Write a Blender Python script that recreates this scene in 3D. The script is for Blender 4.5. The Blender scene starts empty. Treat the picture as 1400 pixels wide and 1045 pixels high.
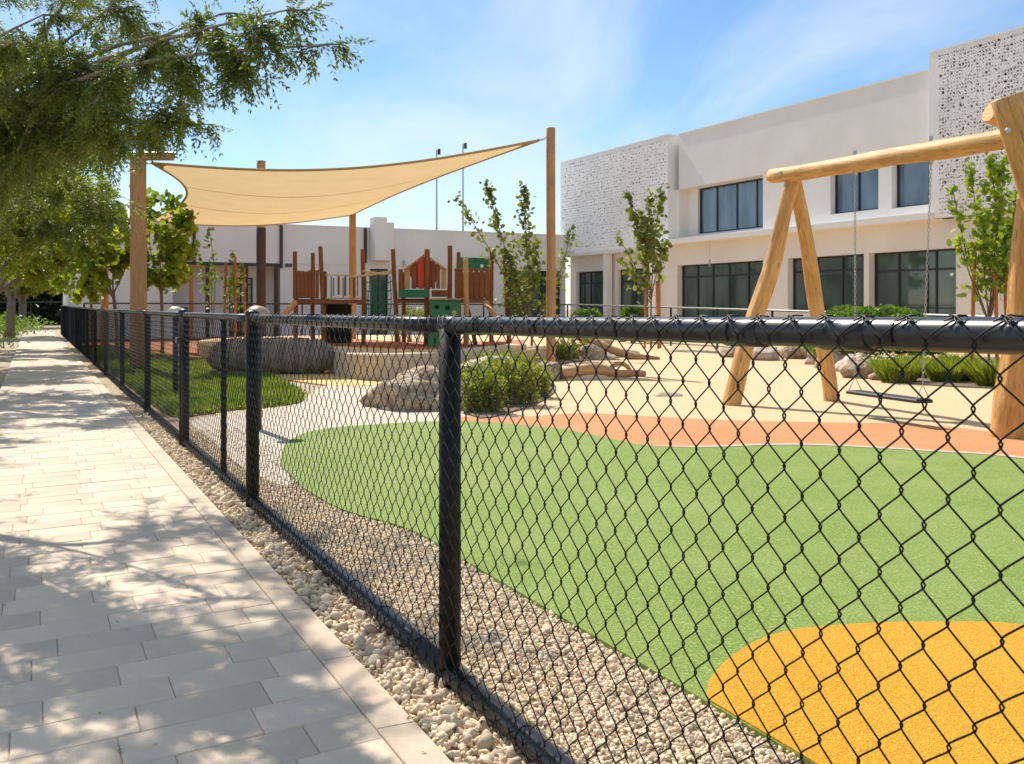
import bpy, bmesh, math, random
import numpy as np
from mathutils import Vector, Matrix, noise
from math import radians, sin, cos, pi, sqrt, atan2

S = bpy.context.scene
COL = S.collection
F = 1368.0          # focal length in photograph pixels
EYE = 1.25
# ------------------------------------------------------------------ camera
cam_d = bpy.data.cameras.new('camera'); cam = bpy.data.objects.new('camera', cam_d); COL.objects.link(cam)
cam.location = (0, 0, EYE); cam.rotation_euler = (pi/2, 0, 0)
cam_d.sensor_width = 36; cam_d.lens = 36*F/1400; cam_d.shift_y = (422-522.5)/1400
cam_d.clip_start = 0.05; cam_d.clip_end = 3000
cam_d.dof.use_dof = True; cam_d.dof.focus_distance = 2.9; cam_d.dof.aperture_fstop = 18
S.camera = cam
# ------------------------------------------------------------------ light
SUN_EL = radians(47); SUN_H = Vector((-0.50, 0.866)).normalized()
w = bpy.data.worlds.new('World'); S.world = w; w.use_nodes = True
nt = w.node_tree; nt.nodes.clear()
def wn(t, **k):
    n = nt.nodes.new(t)
    for a, b in k.items(): setattr(n, a, b)
    return n
out = wn('ShaderNodeOutputWorld'); bg = wn('ShaderNodeBackground')
sky = wn('ShaderNodeTexSky', sky_type='NISHITA', sun_disc=False)
sky.sun_elevation = SUN_EL; sky.sun_rotation = atan2(SUN_H.x, SUN_H.y)
sky.air_density = 1.0; sky.dust_density = 0.15; sky.ozone_density = 3.2
bg.inputs['Strength'].default_value = 0.098
tc = wn('ShaderNodeTexCoord'); sep = wn('ShaderNodeSeparateXYZ')
nt.links.new(tc.outputs['Generated'], sep.inputs[0])
addz = wn('ShaderNodeMath', operation='ADD'); addz.inputs[1].default_value = 0.12; nt.links.new(sep.outputs['Z'], addz.inputs[0])
mx = wn('ShaderNodeMath', operation='MAXIMUM'); mx.inputs[1].default_value = 0.03; nt.links.new(addz.outputs[0], mx.inputs[0])
dv = wn('ShaderNodeVectorMath', operation='DIVIDE'); cmb = wn('ShaderNodeCombineXYZ')
for i in range(3): nt.links.new(mx.outputs[0], cmb.inputs[i])
nt.links.new(tc.outputs['Generated'], dv.inputs[0]); nt.links.new(cmb.outputs[0], dv.inputs[1])
mp = wn('ShaderNodeMapping'); mp.inputs['Scale'].default_value = (1.15, 0.42, 0.5); mp.inputs['Rotation'].default_value = (0, 0, radians(-38)); mp.inputs['Location'].default_value = (0.35, 1.1, 0)
nt.links.new(dv.outputs[0], mp.inputs[0])
cn = wn('ShaderNodeTexNoise'); cn.inputs['Scale'].default_value = 1.25; cn.inputs['Detail'].default_value = 9; cn.inputs['Roughness'].default_value = 0.55; cn.inputs['Distortion'].default_value = 0.5
nt.links.new(mp.outputs[0], cn.inputs['Vector'])
cr = wn('ShaderNodeMapRange'); cr.inputs['From Min'].default_value = 0.40; cr.inputs['From Max'].default_value = 0.74; cr.inputs['To Max'].default_value = 0.74
nt.links.new(cn.outputs['Fac'], cr.inputs['Value'])
cm = wn('ShaderNodeMix', data_type='RGBA'); cm.inputs['B'].default_value = (6.2, 6.9, 7.6, 1)
nt.links.new(cr.outputs[0], cm.inputs['Factor']); nt.links.new(sky.outputs[0], cm.inputs['A'])
hs = wn('ShaderNodeHueSaturation'); hs.inputs['Saturation'].default_value = 1.12
nt.links.new(cm.outputs['Result'], hs.inputs['Color'])
nt.links.new(hs.outputs[0], bg.inputs['Color']); nt.links.new(bg.outputs[0], out.inputs[0])
sd = bpy.data.lights.new('sun', 'SUN'); sd.energy = 4.1; sd.angle = radians(0.53); sd.color = (1, 0.94, 0.84)
sun = bpy.data.objects.new('sun', sd); COL.objects.link(sun)
SV = Vector((SUN_H.x*cos(SUN_EL), SUN_H.y*cos(SUN_EL), sin(SUN_EL)))
sun.rotation_euler = SV.to_track_quat('Z', 'Y').to_euler(); sun.location = SV*60
S.view_settings.view_transform = 'Standard'; S.view_settings.look = 'None'
S.view_settings.exposure = 0.56; S.view_settings.gamma = 1; S.view_settings.use_curve_mapping = False
S.render.engine = 'CYCLES'
S.cycles.max_bounces = 8; S.cycles.transparent_max_bounces = 8
# ------------------------------------------------------------------ materials
MATS = {}
def principled(name, col, rough=0.7, col2=None, nscale=20, bump=0, bscale=None, detail=4, spec=0.4, metallic=0, coat=0,
               stretch=(1, 1, 1), lo=0.35, hi=0.65, objrand=0, islrand=0, bdist=0.01, translucent=0, tcol=None, dirt=None, coord='Object', speck=None):
    if name in MATS: return MATS[name]
    m = bpy.data.materials.new(name); m.use_nodes = True; n = m.node_tree; N = n.nodes; L = n.links
    b = N['Principled BSDF']; b.inputs['Roughness'].default_value = rough; b.inputs['Metallic'].default_value = metallic
    b.inputs['Specular IOR Level'].default_value = spec; b.inputs['Coat Weight'].default_value = coat
    b.inputs['Coat Roughness'].default_value = 0.12
    t = N.new('ShaderNodeTexCoord'); mp = N.new('ShaderNodeMapping'); mp.inputs['Scale'].default_value = stretch
    L.new(t.outputs[coord], mp.inputs[0])
    cur = None
    rgb = N.new('ShaderNodeRGB'); rgb.outputs[0].default_value = (*col, 1); cur = rgb.outputs[0]
    if col2:
        nz = N.new('ShaderNodeTexNoise'); nz.inputs['Scale'].default_value = nscale; nz.inputs['Detail'].default_value = detail; nz.inputs['Roughness'].default_value = 0.62
        L.new(mp.outputs[0], nz.inputs['Vector'])
        r = N.new('ShaderNodeMapRange'); r.inputs['From Min'].default_value = lo; r.inputs['From Max'].default_value = hi; L.new(nz.outputs['Fac'], r.inputs['Value'])
        mix = N.new('ShaderNodeMix'); mix.data_type = 'RGBA'; L.new(r.outputs[0], mix.inputs['Factor']); L.new(cur, mix.inputs['A']); mix.inputs['B'].default_value = (*col2, 1)
        cur = mix.outputs['Result']
    if speck:   # (color, scale, low, high)
        nz = N.new('ShaderNodeTexNoise'); nz.inputs['Scale'].default_value = speck[1]; nz.inputs['Detail'].default_value = 2
        L.new(mp.outputs[0], nz.inputs['Vector'])
        r = N.new('ShaderNodeMapRange'); r.inputs['From Min'].default_value = speck[2]; r.inputs['From Max'].default_value = speck[3]; L.new(nz.outputs['Fac'], r.inputs['Value'])
        mix = N.new('ShaderNodeMix'); mix.data_type = 'RGBA'; L.new(r.outputs[0], mix.inputs['Factor']); L.new(cur, mix.inputs['A']); mix.inputs['B'].default_value = (*speck[0], 1)
        cur = mix.outputs['Result']
    if dirt:    # large soft stains (color, scale, amount)
        nz = N.new('ShaderNodeTexNoise'); nz.inputs['Scale'].default_value = dirt[1]; nz.inputs['Detail'].default_value = 6; nz.inputs['Roughness'].default_value = 0.7
        L.new(t.outputs[coord], nz.inputs['Vector'])
        r = N.new('ShaderNodeMapRange'); r.inputs['From Min'].default_value = 0.42; r.inputs['From Max'].default_value = 0.72; r.inputs['To Max'].default_value = dirt[2]; L.new(nz.outputs['Fac'], r.inputs['Value'])
        mix = N.new('ShaderNodeMix'); mix.data_type = 'RGBA'; L.new(r.outputs[0], mix.inputs['Factor']); L.new(cur, mix.inputs['A']); mix.inputs['B'].default_value = (*dirt[0], 1)
        cur = mix.outputs['Result']
    if objrand or islrand:
        if objrand:
            oi = N.new('ShaderNodeObjectInfo'); src = oi.outputs['Random']; amt = objrand
        else:
            ge = N.new('ShaderNodeNewGeometry'); src = ge.outputs['Random Per Island']; amt = islrand
        r = N.new('ShaderNodeMapRange'); r.inputs['To Min'].default_value = 1-amt; r.inputs['To Max'].default_value = 1+amt; L.new(src, r.inputs['Value'])
        r2 = N.new('ShaderNodeMapRange'); r2.inputs['To Min'].default_value = 0.5-amt*0.06; r2.inputs['To Max'].default_value = 0.5+amt*0.06
        ml = N.new('ShaderNodeMath'); ml.operation = 'MULTIPLY'; ml.inputs[1].default_value = 7.31; L.new(src, ml.inputs[0])
        fr = N.new('ShaderNodeMath'); fr.operation = 'FRACT'; L.new(ml.outputs[0], fr.inputs[0]); L.new(fr.outputs[0], r2.inputs['Value'])
        h = N.new('ShaderNodeHueSaturation'); L.new(cur, h.inputs['Color']); L.new(r.outputs[0], h.inputs['Value']); L.new(r2.outputs[0], h.inputs['Hue'])
        cur = h.outputs[0]
    L.new(cur, b.inputs['Base Color'])
    if bump:
        nz = N.new('ShaderNodeTexNoise'); nz.inputs['Scale'].default_value = bscale or nscale; nz.inputs['Detail'].default_value = 5
        L.new(mp.outputs[0], nz.inputs['Vector'])
        bp = N.new('ShaderNodeBump'); bp.inputs['Strength'].default_value = bump; bp.inputs['Distance'].default_value = bdist
        L.new(nz.outputs['Fac'], bp.inputs['Height']); L.new(bp.outputs[0], b.inputs['Normal'])
    if translucent:
        tr = N.new('ShaderNodeBsdfTranslucent'); ms = N.new('ShaderNodeMixShader'); ms.inputs[0].default_value = translucent
        hh = N.new('ShaderNodeMix'); hh.data_type = 'RGBA'; hh.blend_type = 'MULTIPLY'; hh.inputs['Factor'].default_value = 1
        L.new(cur, hh.inputs['A']); hh.inputs['B'].default_value = (*(tcol or (1, 1, 1)), 1)
        L.new(hh.outputs['Result'], tr.inputs['Color']); L.new(b.outputs[0], ms.inputs[1]); L.new(tr.outputs[0], ms.inputs[2])
        L.new(ms.outputs[0], N['Material Output'].inputs['Surface'])
    MATS[name] = m; return m

M_black = principled('black_coating', (0.011, 0.012, 0.014), 0.36, (0.016, 0.017, 0.019), 6, bump=0.10, bscale=120, bdist=0.001, coat=0.08, spec=0.4)
M_post = principled('black_post_coating', (0.006, 0.0065, 0.007), 0.5, (0.010, 0.010, 0.011), 6, bump=0.10, bscale=120, bdist=0.001, spec=0.2)
M_wire = principled('black_wire', (0.006, 0.006, 0.006), 0.5, spec=0.25)
M_paver = principled('paver_stone', (0.66, 0.515, 0.365), 0.85, (0.73, 0.58, 0.42), 9, bump=0.35, bscale=160, bdist=0.003, objrand=0.09, dirt=((0.36, 0.30, 0.24), 1.3, 0.4), coord='Object', speck=((0.38, 0.33, 0.27), 420, 0.62, 0.75))
M_paverfar = principled('paver_stone_far', (0.63, 0.505, 0.37), 0.85, (0.70, 0.57, 0.425), 9, bump=0.3, bscale=160, bdist=0.003, islrand=0.08, dirt=((0.36, 0.30, 0.24), 1.0, 0.4))
M_kerb = principled('kerb_stone', (0.60, 0.46, 0.32), 0.85, (0.66, 0.52, 0.38), 7, bump=0.3, bscale=120, bdist=0.003, objrand=0.05, dirt=((0.40, 0.31, 0.23), 1.8, 0.45))
M_joint = principled('joint_sand', (0.46, 0.375, 0.28), 0.95, (0.56, 0.46, 0.35), 60, bump=0.5, bscale=200, bdist=0.004)
M_ground = principled('sandy_soil', (0.40, 0.31, 0.21), 0.95, (0.50, 0.40, 0.28), 3, bump=0.5, bscale=30, bdist=0.02, dirt=((0.25, 0.19, 0.12), 0.4, 0.6))
M_gravelbed = principled('gravel_bed', (0.34, 0.25, 0.15), 0.95, (0.60, 0.47, 0.31), 70, bump=1.0, bscale=75, bdist=0.015, detail=3)
M_stone = principled('gravel_stone', (0.70, 0.525, 0.33), 0.9, (0.82, 0.68, 0.48), 30, bump=0.6, bscale=120, bdist=0.004, islrand=0.26)
M_stone1 = principled('loose_stone', (0.62, 0.47, 0.30), 0.9, (0.76, 0.63, 0.46), 30, bump=0.6, bscale=120, bdist=0.004, objrand=0.22)
def rubber(name, a, b_, s, dirt): return principled(name, a, 0.85, b_, 80, bump=0.9, bscale=130, bdist=0.009, detail=3, speck=(s, 95, 0.56, 0.63), dirt=dirt, lo=0.38, hi=0.62)
M_green = rubber('green_rubber', (0.125, 0.205, 0.025), (0.225, 0.315, 0.045), (0.34, 0.40, 0.10), ((0.29, 0.36, 0.105), 0.9, 0.65))
M_orange = rubber('orange_rubber', (0.54, 0.19, 0.06), (0.66, 0.27, 0.095), (0.74, 0.38, 0.18), ((0.64, 0.37, 0.2), 0.8, 0.4))
M_yellow = rubber('yellow_rubber', (0.56, 0.225, 0.001), (0.70, 0.33, 0.002), (0.78, 0.41, 0.02), ((0.74, 0.38, 0.03), 0.9, 0.4))
M_beige = rubber('beige_rubber', (0.64, 0.43, 0.225), (0.73, 0.52, 0.30), (0.8, 0.64, 0.42), ((0.74, 0.47, 0.20), 0.35, 0.5))
M_cream = rubber('cream_rubber', (0.54, 0.455, 0.35), (0.63, 0.54, 0.425), (0.7, 0.61, 0.5), ((0.55, 0.46, 0.36), 0.5, 0.4))
M_ochre = rubber('ochre_rubber', (0.72, 0.46, 0.12), (0.8, 0.56, 0.2), (0.8, 0.6, 0.3), ((0.74, 0.55, 0.3), 0.5, 0.4))
M_brick = rubber('brick_red_rubber', (0.42, 0.13, 0.05), (0.52, 0.2, 0.08), (0.6, 0.3, 0.16), ((0.35, 0.13, 0.07), 0.5, 0.4))
M_concrete = principled('pale_concrete', (0.62, 0.48, 0.31), 0.85, (0.70, 0.56, 0.39), 4, bump=0.2, bscale=60, dirt=((0.36, 0.28, 0.19), 1.2, 0.5))
def wood(name, a, b_, c, rough=0.6): return principled(name, a, rough, b_, 14, bump=0.6, bscale=26, bdist=0.008, speck=([q*0.7 for q in c], 34, 0.60, 0.72), detail=6, stretch=(1.6, 1.6, 0.14), lo=0.36, hi=0.66, dirt=(c, 1.4, 0.75), objrand=0.06)
M_robinia = wood('robinia_wood', (0.58, 0.29, 0.075), (0.76, 0.46, 0.17), (0.34, 0.16, 0.05), 0.6)
M_pole = wood('turned_pole_wood', (0.46, 0.225, 0.085), (0.56, 0.30, 0.12), (0.36, 0.19, 0.08), 0.6)
M_oldwood = wood('weathered_play_wood', (0.20, 0.068, 0.018), (0.32, 0.115, 0.032), (0.11, 0.045, 0.018), 0.65)
M_palewood = wood('pale_play_wood', (0.50, 0.27, 0.11), (0.6, 0.36, 0.16), (0.3, 0.17, 0.08), 0.65)
M_stake = wood('orange_stake', (0.48, 0.16, 0.04), (0.56, 0.22, 0.07), (0.3, 0.12, 0.04), 0.7)
M_darkpost = wood('dark_brown_post', (0.07, 0.035, 0.02), (0.10, 0.055, 0.035), (0.05, 0.03, 0.02), 0.7)
M_render = principled('pale_render', (0.78, 0.745, 0.70), 0.9, (0.82, 0.785, 0.74), 0.8, bump=0.15, bscale=40, bdist=0.004, dirt=((0.66, 0.61, 0.555), 0.35, 0.5))
M_bounce_r = principled('bounce_tinted_render', (0.76, 0.71, 0.64), 0.9, (0.80, 0.75, 0.68), 0.8, bump=0.15, bscale=40, bdist=0.004, dirt=((0.56, 0.49, 0.41), 0.3, 0.4))  # cream tint puts the bounced light near the ground floor into the render colour
M_perf = principled('perforated_panel_white', (0.80, 0.78, 0.75), 0.8, (0.84, 0.82, 0.79), 2, dirt=((0.6, 0.56, 0.51), 0.4, 0.4))
M_white = principled('white_painted_slab', (0.76, 0.73, 0.69), 0.7, (0.8, 0.77, 0.74), 2)
M_frame = principled('dark_window_frame', (0.018, 0.022, 0.024), 0.4)
def glassmat(name, col, rough=0.03):
    m = bpy.data.materials.new(name); m.use_nodes = True; N = m.node_tree.nodes; L = m.node_tree.links; b = N['Principled BSDF']
    t = N.new('ShaderNodeTexCoord'); mp = N.new('ShaderNodeMapping'); mp.inputs['Scale'].default_value = (0.9, 0.9, 0.35); L.new(t.outputs['Object'], mp.inputs[0])
    nz = N.new('ShaderNodeTexNoise'); nz.inputs['Scale'].default_value = 1.6; nz.inputs['Detail'].default_value = 2; L.new(mp.outputs[0], nz.inputs['Vector'])
    r = N.new('ShaderNodeValToRGB'); r.color_ramp.elements[0].position = 0.38; r.color_ramp.elements[1].position = 0.66  # soft tones in the pane colour imitate vague reflections
    r.color_ramp.elements[0].color = (*[c*0.7 for c in col], 1); r.color_ramp.elements[1].color = (*[c*1.35 for c in col], 1)
    L.new(nz.outputs['Fac'], r.inputs[0]); L.new(r.outputs[0], b.inputs['Base Color'])
    b.inputs['Roughness'].default_value = rough; b.inputs['IOR'].default_value = 1.75
    return m
M_glass_g = glassmat('green_reflection_glass', (0.05, 0.085, 0.070))  # green reflection painted into the base colour of opaque panes
M_glass_b = glassmat('sky_reflection_glass', (0.10, 0.15, 0.21))  # blue-grey sky reflection painted into the base colour of opaque panes
M_dark = principled('near_black', (0.02, 0.022, 0.02), 0.9)
M_rock = principled('boulder_rock', (0.32, 0.215, 0.125), 0.9, (0.58, 0.46, 0.32), 7, bump=1.0, bscale=9, bdist=0.09, detail=10, lo=0.42, hi=0.6, speck=((0.16, 0.10, 0.06), 22, 0.62, 0.70), dirt=((0.2, 0.14, 0.1), 2.0, 0.5))
M_rock2 = principled('pale_rock', (0.46, 0.35, 0.25), 0.9, (0.66, 0.55, 0.43), 7, bump=1.0, bscale=9, bdist=0.07, detail=10, lo=0.42, hi=0.6, speck=((0.22, 0.16, 0.11), 20, 0.63, 0.72), dirt=((0.3, 0.22, 0.16), 2.0, 0.4))
M_bark = principled('grey_bark', (0.20, 0.165, 0.125), 0.9, (0.30, 0.255, 0.20), 10, bump=0.8, bscale=30, bdist=0.01, stretch=(1, 1, 0.3))
M_bark2 = principled('brown_bark', (0.16, 0.10, 0.06), 0.9, (0.24, 0.16, 0.10), 10, bump=0.6, bscale=30, bdist=0.01, stretch=(1, 1, 0.3))
def leafm(name, a, b_, tl=0.4, tcol=(1.25, 1.35, 0.5)): return principled(name, a, 0.5, b_, 1.2, islrand=0.3, translucent=tl, tcol=tcol, coord='Object', spec=0.35)
M_leaf1 = leafm('acacia_leaf', (0.095, 0.13, 0.034), (0.165, 0.195, 0.050), 0.46, (1.7, 1.7, 0.6))
M_leaf2 = leafm('path_tree_leaf', (0.15, 0.20, 0.028), (0.25, 0.28, 0.040), 0.5, (1.8, 1.7, 0.55))
M_leaf3 = leafm('fig_leaf', (0.17, 0.26, 0.025), (0.30, 0.37, 0.05), 0.45, (1.5, 1.45, 0.5))
M_leaf4 = leafm('young_tree_leaf', (0.13, 0.19, 0.035), (0.23, 0.26, 0.06), 0.4, (1.4, 1.35, 0.5))
M_leaf5 = leafm('hedge_leaf', (0.11, 0.20, 0.022), (0.20, 0.29, 0.04), 0.35)
M_leafd = leafm('dark_far_leaf', (0.018, 0.032, 0.012), (0.03, 0.045, 0.016), 0.12)
M_grass = leafm('lawn_grass', (0.14, 0.205, 0.03), (0.28, 0.31, 0.065), 0.45)
M_tuft = leafm('tuft_grass', (0.20, 0.25, 0.03), (0.32, 0.35, 0.06), 0.45)
M_mulch = principled('bark_mulch', (0.42, 0.14, 0.05), 0.95, (0.6, 0.24, 0.09), 30, bump=1.0, bscale=50, bdist=0.03)
M_bed = principled('planting_soil', (0.12, 0.085, 0.055), 0.95, (0.26, 0.2, 0.14), 12, bump=0.8, bscale=40, bdist=0.02)
M_sail = principled('sand_sail_fabric', (0.66, 0.50, 0.30), 0.85, (0.70, 0.54, 0.33), 1.5, bump=0.1, bscale=300, bdist=0.002, translucent=0.55, tcol=(1.0, 0.93, 0.75))
M_hem = principled('sail_hem', (0.45, 0.31, 0.15), 0.85)
M_seam = principled('sail_seam', (0.56, 0.39, 0.19), 0.85, translucent=0.4)
M_steel = principled('galvanised_steel', (0.45, 0.45, 0.45), 0.35, metallic=0.9)
M_redpaint = principled('red_board', (0.62, 0.045, 0.03), 0.5, (0.7, 0.07, 0.05), 4)
M_greenboard = principled('green_board', (0.012, 0.14, 0.055), 0.45, (0.02, 0.17, 0.07), 4)
M_greenrope = principled('green_rope', (0.02, 0.20, 0.09), 0.8)
M_paleboard = principled('pale_hole', (0.6, 0.5, 0.3), 0.8)
M_rope = principled('sisal_rope', (0.6, 0.45, 0.24), 0.9)
M_seat = principled('black_rubber_seat', (0.02, 0.02, 0.022), 0.6)
M_dome = principled('bronze_dome', (0.42, 0.28, 0.16), 0.3, (0.52, 0.38, 0.24), 3, metallic=0.5)
M_dome2 = principled('pale_dome', (0.62, 0.56, 0.44), 0.35, metallic=0.2)
M_weave = principled('woven_willow', (0.21, 0.155, 0.11), 0.8, (0.42, 0.33, 0.245), 60, bump=0.9, bscale=60, bdist=0.02, stretch=(0.4, 1, 1))
M_sign = principled('sign_dark', (0.05, 0.09, 0.11), 0.5)
# ------------------------------------------------------------------ helpers
WM = {}
def place(o, parent=None, M=None):
    M = M if M is not None else Matrix.Identity(4)
    COL.objects.link(o); WM[o.name] = M
    if parent:
        o.parent = parent; o.matrix_local = WM[parent.name].inverted() @ M
    else: o.matrix_local = M
    return o
def T(x, y, z): return Matrix.Translation((x, y, z))
def thing(name, label, cat, loc=(0, 0, 0), group=None, rz=0):
    o = bpy.data.objects.new(name, None); o.empty_display_size = 0.2
    place(o, None, T(*loc) @ Matrix.Rotation(rz, 4, 'Z')); tag(o, label, cat, group); return o
def tag(o, label, cat, group=None, kind=None):
    if label: o['label'] = label
    if cat: o['category'] = cat
    if group: o['group'] = group
    if kind: o['kind'] = kind
    return o
def mesh(name, verts, faces, mat, smooth=False):
    me = bpy.data.meshes.new(name)
    if isinstance(verts, np.ndarray) and isinstance(faces, np.ndarray):
        k = faces.shape[1]
        me.vertices.add(len(verts)); me.vertices.foreach_set('co', verts.astype(np.float32).ravel())
        me.loops.add(faces.size); me.loops.foreach_set('vertex_index', faces.astype(np.int32).ravel())
        me.polygons.add(len(faces)); me.polygons.foreach_set('loop_start', np.arange(0, faces.size, k, dtype=np.int32))
        me.update(calc_edges=True)
    else:
        me.from_pydata([tuple(v) for v in verts], [], [tuple(f) for f in faces]); me.update()
    mats = mat if isinstance(mat, (list, tuple)) else [mat]
    for m in mats: me.materials.append(m)
    if smooth: me.polygons.foreach_set('use_smooth', [True]*len(me.polygons))
    return me
def obj(name, me, parent=None, M=None): return place(bpy.data.objects.new(name, me), parent, M)
def wobj(name, verts, faces, mat, parent=None, smooth=False, origin=None):
    """world-space geometry -> object with its origin at the given point (or parent's)"""
    v = np.array(verts, dtype=float)
    if origin is None: origin = v.mean(axis=0) if parent is None else None
    if origin is None: org = WM[parent.name].translation; M = WM[parent.name].copy(); inv = np.array(M.inverted())
    else: M = T(*origin); inv = np.array(M.inverted())
    v2 = v @ inv[:3, :3].T + inv[:3, 3]
    return obj(name, mesh(name, v2, np.array(faces) if isinstance(faces, np.ndarray) else faces, mat, smooth), parent, M)
class MB:
    def __init__(s): s.v = []; s.f = []
    def box(s, lo, hi, fr=None):
        x0, y0, z0 = lo; x1, y1, z1 = hi; b = len(s.v)
        P = [(x0, y0, z0), (x1, y0, z0), (x1, y1, z0), (x0, y1, z0), (x0, y0, z1), (x1, y0, z1), (x1, y1, z1), (x0, y1, z1)]
        s.v += [fr(*p) if fr else p for p in P]
        s.f += [tuple(b+i for i in q) for q in ((0, 3, 2, 1), (4, 5, 6, 7), (0, 1, 5, 4), (1, 2, 6, 5), (2, 3, 7, 6), (3, 0, 4, 7))]
    def cbox(s, lo, hi, c, fr=None):
        """box with chamfered top edges"""
        x0, y0, z0 = lo; x1, y1, z1 = hi; b = len(s.v)
        P = [(x0, y0, z0), (x1, y0, z0), (x1, y1, z0), (x0, y1, z0), (x0, y0, z1-c), (x1, y0, z1-c), (x1, y1, z1-c), (x0, y1, z1-c),
             (x0+c, y0+c, z1), (x1-c, y0+c, z1), (x1-c, y1-c, z1), (x0+c, y1-c, z1)]
        s.v += [fr(*p) if fr else p for p in P]
        s.f += [tuple(b+i for i in q) for q in ((0, 1, 5, 4), (1, 2, 6, 5), (2, 3, 7, 6), (3, 0, 4, 7), (4, 5, 9, 8), (5, 6, 10, 9), (6, 7, 11, 10), (7, 4, 8, 11), (8, 9, 10, 11))]
    def tube(s, pts, r, n=8, cap=True):
        pts = [Vector(p) for p in pts]; rs = r if isinstance(r, (list, tuple)) else [r]*len(pts); b0 = len(s.v)
        ref = None
        for i, p in enumerate(pts):
            t = (pts[min(i+1, len(pts)-1)]-pts[max(i-1, 0)]).normalized()
            if ref is None: ref = t.orthogonal().normalized()
            ref = (ref - t*ref.dot(t)); ref = ref.normalized() if ref.length > 1e-6 else t.orthogonal().normalized()
            bi = t.cross(ref)
            for k in range(n):
                a = 2*pi*k/n; s.v.append(tuple(p+(ref*cos(a)+bi*sin(a))*rs[i]))
        for i in range(len(pts)-1):
            for k in range(n):
                a = b0+i*n+k; c = b0+i*n+(k+1) % n; s.f.append((a, c, c+n, a+n))
        if cap:
            s.f.append(tuple(b0+k for k in range(n))[::-1]); e = b0+(len(pts)-1)*n; s.f.append(tuple(e+k for k in range(n)))
    def build(s, name, mat, parent=None, smooth=False, origin=None): return wobj(name, s.v, s.f, mat, parent, smooth, origin)
def GX(px, Y): return (px-700)/F*Y
def GZ(py, Y): return EYE+(422-py)/F*Y
def G(px, py, z=0):
    Y = (EYE-z)*F/(py-422); return (GX(px, Y), Y)
def log_obj(name, p0, p1, r0, r1, mat, parent, n=16, seg=10, crook=0.0, seed=0, lump=0.0, label=None):
    """a round log, its local z along the grain"""
    p0 = Vector(p0); p1 = Vector(p1); d = p1-p0; Ln = d.length; rot = d.to_track_quat('Z', 'Y').to_matrix().to_4x4()
    M = Matrix.Translation(p0) @ rot; rg = random.Random(seed*7+3); v = []; f = []
    ph = rg.random()*9
    rows = [0, 0.012/Ln*1] + [i/seg for i in range(1, seg)] + [1-0.012/Ln, 1]
    for ri, t in enumerate(rows):
        r = r0+(r1-r0)*t; r *= (0.9 if ri in (0, len(rows)-1) else 1)
        cx = crook*sin(t*pi)*cos(ph)+crook*0.5*sin(t*2.3*pi+ph); cy = crook*sin(t*pi)*sin(ph)+crook*0.4*sin(t*3.1*pi+ph*2)
        cx -= crook*0.5*sin(ph)*(1-t); cy -= crook*0.4*sin(ph*2)*(1-t)
        for k in range(n):
            a = 2*pi*k/n; rr = r*(1+lump*noise.noise(Vector((cos(a)*1.2+ph, sin(a)*1.2, t*Ln*1.3))))
            v.append((cx+rr*cos(a), cy+rr*sin(a), t*Ln))
    m = len(rows)
    for i in range(m-1):
        for k in range(n): a = i*n+k; c = i*n+(k+1) % n; f.append((a, c, c+n, a+n))
    f.append(tuple(range(n))[::-1]); f.append(tuple((m-1)*n+k for k in range(n)))
    me = mesh(name, v, f, mat)
    for p in me.polygons: p.use_smooth = len(p.vertices) == 4
    o = obj(name, me, parent, M)
    if label: o['label'] = label
    return o
def smooth_poly(pts, k=6):
    n = len(pts); o = []
    for i in range(n):
        p0, p1, p2, p3 = [Vector((*pts[(i+j-1) % n], 0)) for j in range(4)]
        for j in range(k):
            t = j/k; o.append(tuple((0.5*((2*p1)+(-p0+p2)*t+(2*p0-5*p1+4*p2-p3)*t*t+(-p0+3*p1-3*p2+p3)*t**3))[:2]))
    return o
def sheet(name, pts, z, mat, label=None, parent=None, smooth=0, side=0):
    if smooth: pts = smooth_poly(pts, smooth)
    if not side and z > 0.01: side = z-0.001
    n = len(pts); v = [(x, y, z) for x, y in pts]; f = [tuple(range(n))]
    area = sum(pts[i][0]*pts[(i+1) % n][1]-pts[(i+1) % n][0]*pts[i][1] for i in range(n))
    if area < 0: f = [tuple(range(n))[::-1]]
    if side:
        v += [(x, y, z-side) for x, y in pts]
        f += [(i, (i+1) % n, (i+1) % n+n, i+n) for i in range(n)]
    o = wobj(name, v, f, mat, parent, origin=(0, 0, 0) if parent is None else None)
    if parent is None: o['kind'] = 'structure'
    if label: o['label'] = label
    return o
def inside(p, poly):
    x, y = p; c = False; n = len(poly); j = n-1
    for i in range(n):
        if (poly[i][1] > y) != (poly[j][1] > y) and x < (poly[j][0]-poly[i][0])*(y-poly[i][1])/(poly[j][1]-poly[i][1])+poly[i][0]: c = not c
        j = i
    return c
# ------------------------------------------------------------------ path / fence frame
D = Vector((-0.4318, 0.902)); Q = Vector((-0.902, -0.4318))      # along the fence (away), across (towards the pavement)
P0 = Vector((-0.203, 3.27))
def FP(t, b=0): p = P0+D*t+Q*b; return (p.x, p.y)
def tY(Y): return (Y-3.27)/0.902
PAVE_R = 0.215; PAVE_L = PAVE_R+1.46
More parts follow.
